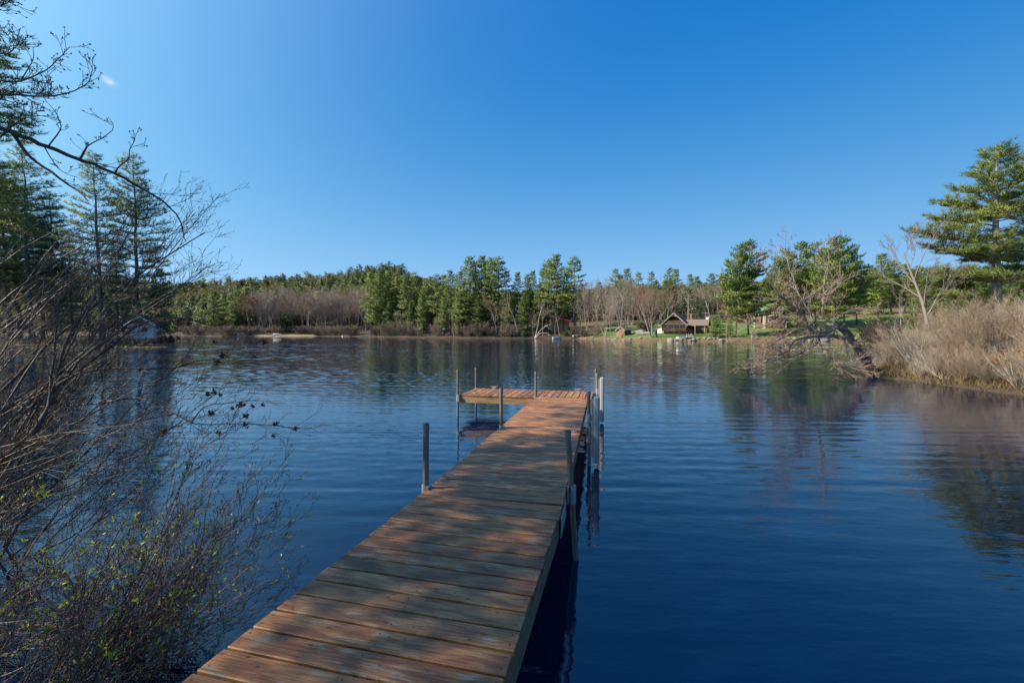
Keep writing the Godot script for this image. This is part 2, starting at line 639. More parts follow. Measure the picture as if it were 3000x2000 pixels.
func make_dock() -> void:
	# one stained, worn wood for every board of the dock; two sheets only so that boards do not repeat
	for q in [["plank_a", 31], ["plank_b", 77]]:
		M[q[0]] = mat(1, 1, 1, 0.6)
		M[q[0]].albedo_texture = plank_atlas(q[1], Color(0.165, 0.062, 0.026), Color(0.325, 0.16, 0.06), Color(0.28, 0.235, 0.19), 0.66)
	M.beam = mat(1, 1, 1, 0.75)
	M.beam.albedo_texture = plank_atlas(91, Color(0.27, 0.155, 0.08), Color(0.37, 0.24, 0.13), Color(0.20, 0.18, 0.10), 0.4)
	M.pipe = mat(1, 1, 1, 0.5)
	M.pipe.albedo_texture = pipe_tex()
	M.pipe.metallic = 0.1
	M.pipe.uv1_scale = Vector3(1, 0.6, 1)
	M.cap = mat(0.14, 0.148, 0.16, 0.55)
	M.zinc = mat(0.38, 0.4, 0.42, 0.42)
	M.zinc.metallic = 0.6
	M.fender = mat(0.27, 0.30, 0.34, 0.5)
	var dock := thing("wooden_dock", "reddish brown plank dock with L-shaped end and grey pipe posts reaching into the lake", "dock", Vector3(-0.2, 0, -3.9))
	var inv := dock.transform.affine_inverse()
	var W := 1.34
	var variants := {}
	for key in ["walk", "end"]:
		var a := []
		for sheet in ["plank_a", "plank_b"]:
			for row in 8:
				for flip in 2:
					var mb := MB.new()
					mb.box(Transform3D(Basis(Vector3.UP, PI * flip), Vector3.ZERO), Vector3(W, 0.037, 0.137) if key == "walk" else Vector3(1.42, 0.037, 0.161), 0.0045, Color.WHITE, row)
					a.append(mb.mesh(M[sheet]))
		variants[key] = a
	rng.seed = 44
	var hinge := Vector3(-0.205, 0.77, -3.948)
	var near_u := Vector3(sin(deg_to_rad(13.8)), -0.0145, -cos(deg_to_rad(13.8)))
	var end := Vector3(1.27, 0.63, -11.085)
	var far_u := end - hinge
	var pitch_b := 0.1525
	for k in 38:
		var x := frame(hinge - near_u.normalized() * (0.08 + k * pitch_b), near_u)
		plank(dock, inv, x, variants.walk, 0.0012)
	var nfar := int(far_u.length() / pitch_b)
	for k in nfar:
		var x := frame(hinge + far_u.normalized() * (0.085 + k * pitch_b), far_u)
		plank(dock, inv, x, variants.walk, 0.001)
	# side beams of the two walkway sections
	for s in [-1, 1]:
		beam(dock, inv, frame(hinge - near_u.normalized() * 2.9, near_u), Vector3(s * (W * 0.5 - 0.035), -0.125, 0), 5.75)
		beam(dock, inv, frame(hinge + far_u * 0.5, far_u), Vector3(s * (W * 0.5 - 0.035), -0.125, 0), far_u.length() - 0.03)
	for q in [0.16, 0.5, 0.84]:
		var mb := MB.new()
		mb.box(inv * frame(hinge.lerp(end, q), far_u).translated_local(Vector3(0, -0.13, 0)), Vector3(W - 0.16, 0.19, 0.05), 0.004, Color.WHITE, 3.0)
		part("cross_beam", mb.mesh(M.beam), dock)
	# the L section: boards run along the walkway
	var c0 := Vector3(-1.44, 0.608, -11.87)
	var c1 := Vector3(2.04, 0.608, -11.05)
	var along := (c1 - c0)
	var av := along.normalized()
	var ul := Vector3(av.z, 0, -av.x)
	if ul.z > 0.0:
		ul = -ul
	var nb := 20
	for k in nb:
		var c: Vector3 = c0 + along * ((k + 0.5) / nb) + ul * 0.71
		var x := Transform3D(Basis(-ul, Vector3.UP, av), c + Vector3(0, -0.018, 0))
		plank(dock, inv, x, variants.end, 0.0012)
	for s in [0.035, 1.365]:
		var x := Transform3D(Basis(av, Vector3.UP, -ul), (c0 + c1) * 0.5 + ul * s + Vector3(0, -0.138, 0))
		var mb := MB.new()
		mb.box(inv * x * Transform3D(Basis(Vector3.RIGHT, -PI / 2), Vector3.ZERO), Vector3(along.length() - 0.02, 0.05, 0.2), 0.004, Color.WHITE, 5.0)
		part("beam", mb.mesh(M.beam), dock)
	for s in [0.03, along.length() - 0.03]:
		var x := Transform3D(Basis(ul, Vector3.UP, av), c0 + av * s + ul * 0.7 + Vector3(0, -0.138, 0))
		var mb := MB.new()
		mb.box(inv * x * Transform3D(Basis(Vector3.RIGHT, -PI / 2), Vector3.ZERO), Vector3(1.26, 0.05, 0.2), 0.004, Color.WHITE, 2.0)
		part("beam", mb.mesh(M.beam), dock)
	# posts: foot on the lake bed, top, bracket height
	var posts := [
		[at(1247, 1428, 4.22), at(1248, 1240, 4.2), 0.029, 0.62], [Vector3(at(1682, 1648, 4.33).x + 0.02, 0, -4.34), at(1663, 1260, 4.3), 0.029, 0.58],
		[at(1469, 1247, 7.2), at(1468, 1137, 7.2), 0.03, 0.56], [at(1726, 1366, 7.43), at(1725, 1146, 7.43), 0.03, 0.5],
		[at(1341, 1219, 11.87), at(1341, 1083, 11.87), 0.03, 0.4], [at(1394, 1140, 13.4), at(1394, 1077, 13.4), 0.03, 0.4],
		[at(1570, 1165, 11.25), at(1570, 1088, 11.25), 0.03, 0.44], [at(1746, 1150, 12.5), at(1746, 1080, 12.5), 0.03, 0.4], [at(1750, 1165, 11.0), at(1750, 1093, 11.0), 0.03, 0.4]]
	for q in posts:
		var foot: Vector3 = q[0]
		var top: Vector3 = q[1]
		var d := (top - foot).normalized()
		foot -= d * ((foot.y + 1.45) / d.y)
		var o := pipe(dock, inv * foot, inv * top, q[2], 0.0)
		var b: Vector3 = foot + d * ((q[3] - foot.y) / d.y)
		var side := 1.0 if b.x > hinge.x + (b.z - hinge.z) * far_u.x / far_u.z else -1.0
		var x := frame(b + Vector3(0, 0.09, 0), far_u)
		x.origin += x.basis.x * (-side * 0.04)
		if side > 0:
			x.basis = Basis(-x.basis.x, x.basis.y, -x.basis.z)
		sleeve(dock, inv * b, 0.185, q[2] * 1.28, inv * x)
	# hinge plates between the two walkway sections
	for s in [-1, 1]:
		var mb := MB.new()
		mb.box(inv * frame(hinge, far_u).translated_local(Vector3(s * (W * 0.5 + 0.003), -0.125, -0.05)), Vector3(0.006, 0.17, 0.5), 0.001, Color.WHITE)
		part("hinge_plate", mb.mesh(M.zinc), dock)
	# two grey bumper boards standing in brackets off the outer edge
	for q in [[1748, 7.42, 1161, 1354, 7.43, 1725], [1764, 10.95, 1105, 1235, 11.0, 1750]]:
		var top := at(q[0], q[2], q[1])
		var bot := at(q[0], q[3], q[1])
		var mb := MB.new()
		var x := Transform3D(Basis(Vector3.UP, deg_to_rad(-12)), (top + bot) * 0.5)
		mb.box(inv * x, Vector3(0.1, top.y - bot.y, 0.15), 0.025, Color.WHITE)
		mb.box(inv * x.translated_local(Vector3(-0.07, 0.02, 0.0)), Vector3(0.03, (top.y - bot.y) * 0.88, 0.1), 0.004, Color.WHITE)
		var fe := part("bumper", mb.mesh(M.fender), dock)
		for e in [0.2, -0.15]:
			var cl := MB.new()
			var a := at(q[5], 1200, q[4])
			var hgt: float = (top.y + bot.y) * 0.5 + e
			cl.tube(PackedVector3Array([inv * Vector3(a.x, hgt - 0.07, a.z), inv * Vector3(a.x, hgt + 0.07, a.z)]), PackedFloat32Array([0.039, 0.039]), 14, Color.WHITE)
			cl.box(inv * Transform3D(Basis(), Vector3((a.x + x.origin.x) * 0.5, hgt, (a.z + x.origin.z) * 0.5)), Vector3(absf(a.x - x.origin.x), 0.1, 0.02), 0.002, Color.WHITE)
			part("clamp", cl.mesh(M.zinc), fe)
	cleat(dock, inv * Transform3D(Basis(Vector3.UP, atan2(-av.z, av.x)), c0 + av * 0.62 + ul * 1.3 + Vector3(0, 0.001, 0)))
	cleat(dock, inv * Transform3D(Basis(Vector3.UP, atan2(-av.z, av.x)), c0 + av * 3.1 + ul * 1.3 + Vector3(0, 0.001, 0)))
	cleat(dock, inv * frame(hinge.lerp(end, 0.43), far_u).translated_local(Vector3(W * 0.5 - 0.09, 0.002, 0)) * Transform3D(Basis(Vector3.UP, PI / 2), Vector3.ZERO))

func plank(dock: Node3D, inv: Transform3D, x: Transform3D, a: Array, rough: float) -> void:
	x = x.translated_local(Vector3(rng.randf_range(-0.006, 0.006), rng.randf_range(-rough, rough) - 0.0185, 0))
	x.basis = x.basis * Basis(Vector3(0, 0, 1), rng.randf_range(-0.002, 0.002)) * Basis(Vector3.UP, rng.randf_range(-0.003, 0.003))
	part("plank", a[rng.randi() % a.size()], dock, inv * x)

func beam(dock: Node3D, inv: Transform3D, x: Transform3D, off: Vector3, len: float) -> void:
	var mb := MB.new()
	mb.box(inv * x.translated_local(off) * Transform3D(Basis(Vector3.UP, PI / 2) * Basis(Vector3.RIGHT, PI / 2), Vector3.ZERO), Vector3(len, 0.055, 0.17), 0.004, Color.WHITE, float(rng.randi() % 8))
	part("beam", mb.mesh(M.beam), dock)

func pipe_tex() -> ImageTexture:
	var im := Image.create(128, 512, false, Image.FORMAT_RGB8)
	var q := FastNoiseLite.new()
	q.seed = 9
	q.frequency = 0.03
	q.fractal_octaves = 4
	for y in 512:
		for x in 128:
			var a := TAU * x / 128.0
			var s := q.get_noise_3d(cos(a) * 22.0, sin(a) * 22.0, y * 0.7)
			var c := Color(0.10, 0.107, 0.115).lerp(Color(0.17, 0.172, 0.17), clampf(0.5 + s, 0.0, 1.0))
			c = c.lerp(Color(0.22, 0.12, 0.055), smoothstep(-0.12, 0.22, s + 0.35 * (1.0 - absf(y - 150.0) / 150.0) - 0.34))
			im.set_pixel(x, y, c.linear_to_srgb())
	return ImageTexture.create_from_image(im)

# ---------------------------------------------------------------- plants
func unit(r: RandomNumberGenerator) -> Vector3:
	var y := r.randf_range(-1.0, 1.0)
	var a := r.randf() * TAU
	var s := sqrt(1.0 - y * y)
	return Vector3(cos(a) * s, y, sin(a) * s)

func shade_mix(a: Color, b: Color, t: float) -> Color:
	return a.lerp(b, clampf(t, 0.0, 1.0))

# A spray of needles: narrow blades fanning out from one point.
func tuft(mb: MB, r: RandomNumberGenerator, p: Vector3, dir: Vector3, size: float, blades: int, wide: float, col: Color) -> void:
	for k in blades:
		var d := (dir * 0.75 + unit(r) * Vector3(0.9, 0.55, 0.9) + Vector3(0, 0.18, 0)).normalized()
		var s := size * r.randf_range(0.65, 1.15)
		var side := d.cross(unit(r)).normalized() * (s * wide)
		var b := p + unit(r) * Vector3(0.26, 0.12, 0.26) * size
		var nrm := (side.cross(d).normalized() * 0.35 + Vector3(0, 0.3, 0) + dir * 0.55 + d * 0.3).normalized()
		mb.face(b - side * 0.5, b + side * 0.5, b + d * s, nrm, col)

func pine_limb(tr: MB, cr: MB, r: RandomNumberGenerator, p0: Vector3, dir: Vector3, len: float, rad: float, o: Dictionary, bark: Color, leaf: Color, leaf2: Color) -> void:
	var pts := PackedVector3Array([p0])
	var rads := PackedFloat32Array([rad])
	var d := dir.normalized()
	var n := 6
	for k in n:
		d = (d + Vector3(r.randf_range(-0.09, 0.09), r.randf_range(-0.04, 0.06) + o.lift * (float(k) / n) , r.randf_range(-0.09, 0.09))).normalized()
		pts.push_back(pts[k] + d * (len / n))
		rads.push_back(maxf(rad * (1.0 - 0.85 * (k + 1.0) / n), 0.012))
	tr.tube(pts, rads, 4, bark)
	var ts: float = o.tuft
	var gap: float = o.gap
	var s: float = o.bare
	var sgn := 1.0
	var tint := r.randf()
	while s < 1.0:
		var q := s * n
		var a := int(q)
		var b := pts[a].lerp(pts[mini(a + 1, n)], q - a)
		var t := (pts[mini(a + 1, n)] - pts[maxi(a - 1, 0)]).normalized()
		var flat_side := t.cross(Vector3.UP).normalized() * sgn
		sgn = -sgn
		var sd := (t * r.randf_range(0.5, 1.0) + flat_side * r.randf_range(0.6, 1.1) + Vector3(0, r.randf_range(0.0, 0.3), 0)).normalized()
		var sl := (0.16 + 0.3 * (1.0 - s)) * len * r.randf_range(0.6, 1.2) + ts
		if sl > 1.2 and o.get("twigs", true):
			tr.tube(PackedVector3Array([b, b + sd * sl * 0.5, b + sd * sl * 0.85 + Vector3(0, 0.05 * sl, 0)]), PackedFloat32Array([rad * 0.3, rad * 0.2, 0.008]), 3, bark)
		var e := ts * 0.6
		while e < sl + ts * 0.3:
			var c := shade_mix(leaf, leaf2, tint * 0.6 + r.randf() * 0.5)
			tuft(cr, r, b + sd * e + Vector3(0, 0.08 * e, 0) + unit(r) * Vector3(0.3, 0.1, 0.3) * ts, (sd + Vector3(0, 0.35, 0)).normalized(), ts, o.blades, o.wide, c)
			e += ts * r.randf_range(0.6, 1.0)
		s += gap / len * r.randf_range(0.7, 1.3)
	tuft(cr, r, pts[n], d, ts * 1.1, o.blades + 2, o.wide, shade_mix(leaf, leaf2, tint))

# White pine: straight trunk, whorls of level limbs carrying flat sprays, thinning upwards.
func pine(sd: int, h: float, base: float, reach: float, o: Dictionary) -> Node3D:
	var r := RandomNumberGenerator.new()
	r.seed = sd
	var tr := MB.new()
	var cr := MB.new()
	var bark: Color = o.get("bark", Color(0.10, 0.085, 0.075))
	var leaf: Color = o.get("leaf", Color(0.06, 0.115, 0.03))
	var leaf2: Color = o.get("leaf2", Color(0.17, 0.215, 0.042))
	var pts := PackedVector3Array()
	var rads := PackedFloat32Array()
	var n := 12
	var lean := Vector3(r.randfn() * 0.012, 0, r.randfn() * 0.012)
	var tr0: float = o.get("trunk", h * 0.0115)
	for k in n + 1:
		var y := h * k / n
		pts.push_back(Vector3(0, y - (0.4 if k == 0 else 0.0), 0) + lean * y + Vector3(r.randfn(), 0, r.randfn()) * 0.0028 * h * (1.0 if k > 0 else 0.0))
		rads.push_back(tr0 * (1.0 - 0.93 * pow(float(k) / n, 1.15)) * (1.18 if k == 0 else 1.0))
	tr.tube(pts, rads, o.get("sides", 7), bark, 0.08)
	var y: float = h * base
	var step: float = o.get("whorl", 0.85)
	var top := h * 0.985
	while y < top:
		var t := (y - h * base) / (h - h * base)
		var prof := 0.0
		if o.get("cone", false):
			prof = pow(1.0 - t, 0.85) * 0.95 + 0.04
		else:
			prof = minf(0.55 + t * 2.2, 1.0) * (1.0 - pow(t, 2.3)) * 0.92 + 0.12
		var q := y / h * n
		var a := int(q)
		var p := pts[a].lerp(pts[mini(a + 1, n)], q - a)
		var nb := r.randi_range(3, 5)
		var az := r.randf() * TAU
		for k in nb:
			if r.randf() < o.get("missing", 0.12):
				continue
			az += TAU / nb * r.randf_range(0.7, 1.3)
			var l := reach * prof * r.randf_range(0.5, 1.15)
			var el := lerpf(o.get("el0", -0.05), o.get("el1", 0.75), t * t) + r.randf_range(-0.12, 0.15)
			pine_limb(tr, cr, r, p, Vector3(cos(az) * cos(el), sin(el), sin(az) * cos(el)), l, clampf(l * 0.016, 0.015, 0.16), o, bark, leaf, leaf2)
		y += step * r.randf_range(0.7, 1.3) * lerpf(1.15, 0.7, t)
	for k in int(o.get("snags", 6)):                       # dead stubs under the crown
		var yy := h * base * r.randf_range(0.35, 1.0)
		var az := r.randf() * TAU
		var l := reach * r.randf_range(0.2, 0.6)
		var d := Vector3(cos(az), r.randf_range(-0.25, 0.1), sin(az))
		var p := pts[int(yy / h * n)]
		p.y = yy
		tr.tube(PackedVector3Array([p, p + d * l * 0.5, p + d * l + Vector3(0, -0.1 * l, 0)]), PackedFloat32Array([0.05, 0.035, 0.012]), 3, Color(0.16, 0.145, 0.13))
	for e in o.get("limbs", []):                           # heavy limbs placed one by one: height, azimuth (degrees), length, rise
		var q: float = e[0] / h * n
		var p := pts[int(q)].lerp(pts[mini(int(q) + 1, n)], q - int(q))
		var az := deg_to_rad(e[1])
		pine_limb(tr, cr, r, p, Vector3(cos(az), e[3], -sin(az)), e[2], e[2] * 0.02, o, bark, leaf, leaf2)
	tuft(cr, r, Vector3(lean.x * h, h, lean.z * h), Vector3.UP, o.tuft * 1.2, o.blades + 3, o.wide, leaf2)
	var root := Node3D.new()
	part("trunk", tr.mesh(M.bark), root)
	part("crown", cr.mesh(M.needle), root)
	return root

# Bare broadleaf tree or shrub.
func grow(mb: MB, r: RandomNumberGenerator, p: Vector3, d: Vector3, len: float, rad: float, lvl: int, o: Dictionary, tips: PackedVector3Array) -> void:
	var n: int = o.segs[lvl]
	var pts := PackedVector3Array([p])
	var rads := PackedFloat32Array([rad])
	var last: bool = lvl == o.levels
	var wob: float = o.wobble
	for k in n:
		d = (d + unit(r) * wob + Vector3(0, o.up[lvl], 0)).normalized()
		p += d * (len / n)
		pts.push_back(p)
		rads.push_back(maxf(rad * (1.0 - o.taper * (k + 1.0) / n), o.thin))
	var col := shade_mix(o.col, o.col2, (lvl + r.randf() * 0.6) / (o.levels + 0.6))
	mb.tube(pts, rads, o.sides[lvl], col)
	if last:
		tips.push_back(p)
		return
	var kids: int = o.kids[lvl]
	for k in kids:
		var s := lerpf(o.from[lvl], 1.0, (k + r.randf_range(0.2, 0.8)) / kids)
		var q := s * n
		var a := mini(int(q), n - 1)
		var b := pts[a].lerp(pts[a + 1], q - a)
		var t := (pts[a + 1] - pts[a]).normalized()
		var ax := t.cross(unit(r)).normalized()
		var cd := t.rotated(ax, o.ang * r.randf_range(0.6, 1.25))
		grow(mb, r, b, cd, len * o.ratio * r.randf_range(0.6, 1.15) * (1.15 - 0.45 * s), maxf(lerpf(rads[a], rads[a + 1], q - a) * o.thick, o.thin), lvl + 1, o, tips)

func bare_tree(sd: int, h: float, o: Dictionary) -> Node3D:
	var r := RandomNumberGenerator.new()
	r.seed = sd
	var mb := MB.new()
	var tips := PackedVector3Array()
	var root := Node3D.new()
	var tw := MB.new()
	var stems: int = o.get("stems", 1)
	for k in stems:
		var lean: float = o.get("lean", 0.06)
		var az := r.randf() * TAU
		var d := Vector3(cos(az) * lean, 1.0, sin(az) * lean).normalized()
		grow(mb, r, Vector3(cos(az), 0, sin(az)) * (0.12 * h * 0.1 if stems > 1 else 0.0) + Vector3(0, -0.3, 0), d, h * o.trunk_part * r.randf_range(0.85, 1.1), h * o.girth, 0, o, tips)
	part("trunk", mb.mesh(M.bark), root)
	var buds: Color = o.get("bud", Color(0, 0, 0))
	if buds.r + buds.g > 0.0:
		var size: float = o.get("bud_size", 0.12)
		for p in tips:
			tuft(tw, r, p, Vector3.UP, size, 3, 0.35, shade_mix(buds, buds * 1.5, r.randf()))
		part("crown", tw.mesh(M.leaf), root)
	return root

# Evergreen or brushy bush without a trunk: leaf faces through a lumpy volume.
func bush(sd: int, size: Vector3, count: int, leaf: float, a: Color, b: Color) -> Node3D:
	var r := RandomNumberGenerator.new()
	r.seed = sd
	var st := MB.new()
	var fo := MB.new()
	for k in 9:
		var d := Vector3(r.randf_range(-0.45, 0.45) * size.x, size.y * r.randf_range(0.5, 0.85), r.randf_range(-0.45, 0.45) * size.z)
		st.tube(PackedVector3Array([Vector3(d.x * 0.1, -0.2, d.z * 0.1), d * 0.5, d]), PackedFloat32Array([0.04, 0.03, 0.01]), 4, Color(0.11, 0.09, 0.07))
	var lobes := []
	for k in 9:
		lobes.append([Vector3(r.randf_range(-0.32, 0.32) * size.x, r.randf_range(0.2, 0.75) * size.y, r.randf_range(-0.32, 0.32) * size.z), r.randf_range(0.2, 0.34)])
	for k in count:
		var l: Array = lobes[r.randi() % lobes.size()]
		var u := unit(r)
		var p: Vector3 = l[0] + u * size * l[1] * pow(r.randf(), 0.4)
		p.y = maxf(p.y, 0.05)
		tuft(fo, r, p, (u + Vector3.UP * 0.4).normalized(), leaf, 4, 0.3, shade_mix(a, b, r.randf()))
	var root := Node3D.new()
	part("stems", st.mesh(M.bark), root)
	part("foliage", fo.mesh(M.needle), root)
	return root

func make_plant_materials() -> void:
	M.bark = mat(1, 1, 1, 0.9, true)
	M.bark.albedo_texture = grey_tex(256, 0.09, 4, 15, 0.5, 1.35)
	M.bark.uv1_triplanar = true
	M.bark.uv1_world_triplanar = true
	M.bark.uv1_scale = Vector3(2.2, 0.7, 2.2)
	M.twig = mat(1, 1, 1, 0.6, true)
	M.needle = mat(1, 1, 1, 0.6, true)
	M.needle.backlight_enabled = true
	M.needle.backlight = Color(0.58, 0.66, 0.42)
	M.leaf = mat(1, 1, 1, 0.55, true)
	M.leaf.backlight_enabled = true
	M.leaf.backlight = Color(0.7, 0.75, 0.5)
	M.dry = mat(1, 1, 1, 0.85, true)

var P := {}
func make_prototypes() -> void:
	var mid := {"tuft": 0.8, "gap": 0.42, "bare": 0.2, "lift": 0.05, "blades": 6, "wide": 0.24, "twigs": false, "whorl": 1.25}
	P.pine = []
	P.pine.append(pine(1, 28.0, 0.22, 4.6, mid))
	P.pine.append(pine(2, 27.0, 0.36, 4.2, mid.merged({"missing": 0.2})))
	P.pine.append(pine(3, 26.0, 0.12, 5.0, mid.merged({"leaf2": Color(0.115, 0.15, 0.03)})))
	P.pine.append(pine(4, 25.0, 0.3, 3.8, mid.merged({"missing": 0.25, "el1": 1.0})))
	P.pine.append(pine(5, 22.0, 0.06, 4.4, mid.merged({"leaf2": Color(0.13, 0.16, 0.035), "el0": 0.1})))
	P.broad = []                                           # broad dense pines of the lawn
	P.broad.append(pine(6, 24.0, 0.13, 7.4, mid.merged({"tuft": 0.65, "gap": 0.36, "blades": 6, "lift": 0.07, "whorl": 1.1})))
	P.broad.append(pine(7, 24.0, 0.16, 6.6, mid.merged({"tuft": 0.65, "gap": 0.36, "blades": 6, "lift": 0.08, "whorl": 1.1})))
	P.spruce = []
	P.spruce.append(pine(11, 14.0, 0.03, 2.6, mid.merged({"cone": true, "tuft": 0.5, "gap": 0.42, "el0": -0.2, "el1": 0.4, "lift": -0.02, "whorl": 0.6, "leaf": Color(0.02, 0.05, 0.025), "leaf2": Color(0.05, 0.085, 0.04), "snags": 0})))
	P.spruce.append(pine(12, 13.0, 0.03, 3.0, mid.merged({"cone": true, "tuft": 0.55, "gap": 0.32, "el0": 0.0, "el1": 0.5, "lift": 0.04, "whorl": 0.42, "snags": 0})))
	var far := {"levels": 3, "segs": [6, 4, 3, 2], "up": [0.04, 0.10, 0.08, 0.04], "wobble": 0.16, "taper": 0.82, "thin": 0.016, "sides": [6, 4, 3, 3], "kids": [11, 7, 6], "from": [0.32, 0.2, 0.15], "ang": 0.62, "ratio": 0.5, "thick": 0.62, "trunk_part": 0.86, "girth": 0.009, "col": Color(0.29, 0.26, 0.235), "col2": Color(0.30, 0.25, 0.215)}
	P.bare = []
	P.bare.append(bare_tree(21, 18.0, far))
	P.bare.append(bare_tree(22, 18.0, far.merged({"ang": 0.5, "col": Color(0.22, 0.2, 0.18)}, true)))
	P.bare.append(bare_tree(23, 17.0, far.merged({"from": [0.5, 0.2, 0.15], "ang": 0.7}, true)))
	P.bare.append(bare_tree(24, 16.0, far.merged({"kids": [9, 6, 6], "col2": Color(0.2, 0.11, 0.09), "bud": Color(0.2, 0.09, 0.06), "bud_size": 0.28}, true)))
	P.bare.append(bare_tree(25, 16.0, far.merged({"bud": Color(0.19, 0.2, 0.06), "bud_size": 0.3, "col": Color(0.18, 0.16, 0.14)}, true)))
	P.birch = [bare_tree(26, 17.0, far.merged({"kids": [9, 4, 4], "girth": 0.006, "col": Color(0.55, 0.53, 0.5), "col2": Color(0.24, 0.2, 0.18), "ang": 0.55}, true))]
	P.clump = [bare_tree(27, 17.5, far.merged({"stems": 6, "lean": 0.34, "kids": [8, 6, 5], "girth": 0.0085, "col": Color(0.30, 0.275, 0.25), "col2": Color(0.24, 0.14, 0.11), "bud": Color(0.24, 0.1, 0.07), "bud_size": 0.16, "trunk_part": 0.8, "from": [0.3, 0.2, 0.15]}, true)),
		bare_tree(28, 16.0, far.merged({"stems": 4, "lean": 0.22, "kids": [8, 6, 5], "girth": 0.009, "trunk_part": 0.85}, true))]
	var sh := {"levels": 2, "segs": [5, 3, 2], "up": [0.05, 0.07, 0.05], "wobble": 0.11, "taper": 0.85, "thin": 0.0042, "sides": [4, 3, 3], "kids": [9, 8], "from": [0.15, 0.12], "ang": 0.5, "ratio": 0.44, "thick": 0.6, "trunk_part": 0.95, "girth": 0.0062, "col": Color(0.30, 0.265, 0.235), "col2": Color(0.30, 0.215, 0.18), "stems": 18, "lean": 0.42}
	P.shrub = []
	for k in 4:
		P.shrub.append(bare_tree(40 + k, 3.4, sh.merged({"lean": [0.4, 0.6, 0.3, 0.75][k], "kids": [[9, 8], [6, 5], [9, 7], [6, 6]][k], "stems": [18, 13, 16, 12][k], "thin": [0.0042, 0.006, 0.0045, 0.0062][k], "girth": [0.006, 0.0095, 0.006, 0.009][k], "col": [Color(0.26, 0.22, 0.195), Color(0.42, 0.385, 0.35), Color(0.28, 0.21, 0.18), Color(0.36, 0.33, 0.30)][k], "col2": [Color(0.30, 0.245, 0.185), Color(0.30, 0.26, 0.21), Color(0.33, 0.25, 0.17), Color(0.27, 0.23, 0.19)][k]}, true)))
	P.far_shrub = []
	for k in 2:
		P.far_shrub.append(bare_tree(50 + k, 4.5, sh.merged({"thin": 0.022, "kids": [6, 4], "stems": 11, "col": Color(0.19, 0.16, 0.135), "col2": [Color(0.19, 0.155, 0.125), Color(0.21, 0.145, 0.115)][k]}, true)))
	P.bush = [bush(60, Vector3(7, 5.5, 6), 900, 0.5, Color(0.025, 0.055, 0.02), Color(0.07, 0.10, 0.025)), bush(61, Vector3(6, 3, 5), 700, 0.4, Color(0.02, 0.04, 0.018), Color(0.05, 0.07, 0.025))]
	P.russet = bush(62, Vector3(1.8, 1.0, 1.6), 900, 0.09, Color(0.30, 0.13, 0.04), Color(0.32, 0.20, 0.09))
	P.dark_shrub = [bare_tree(55, 3.4, sh.merged({"col": Color(0.06, 0.045, 0.045), "col2": Color(0.075, 0.05, 0.05), "thin": 0.014, "stems": 20, "kids": [8, 7]}, true))]
	P.brown_bush = [bush(63, Vector3(6, 3, 5), 700, 0.4, Color(0.07, 0.05, 0.03), Color(0.12, 0.09, 0.05))]

# ---------------------------------------------------------------- far shore
func tree_at(proto: Node3D, own_h: float, called: String, label: String, category: String, px: float, depth: float, top: float, wide := 1.0, group := "", turn := -1.0) -> Node3D:
	var p := stand(px, depth)
	var h := EYE + (HORIZON - top) / FPX * depth - p.y     # the top seen at that row of the photo
	var s := h / top_of(proto, own_h)
	return copy(proto, called, label, category, p, rng.randf() * TAU if turn < 0.0 else turn, Vector3(s * wide, s, s * wide), group)

func top_of(proto: Node3D, otherwise: float) -> float:
	var y := 0.0
	for ch in proto.get_children():
		y = maxf(y, ch.mesh.get_aabb().end.y)
	return y if y > 0.0 else otherwise

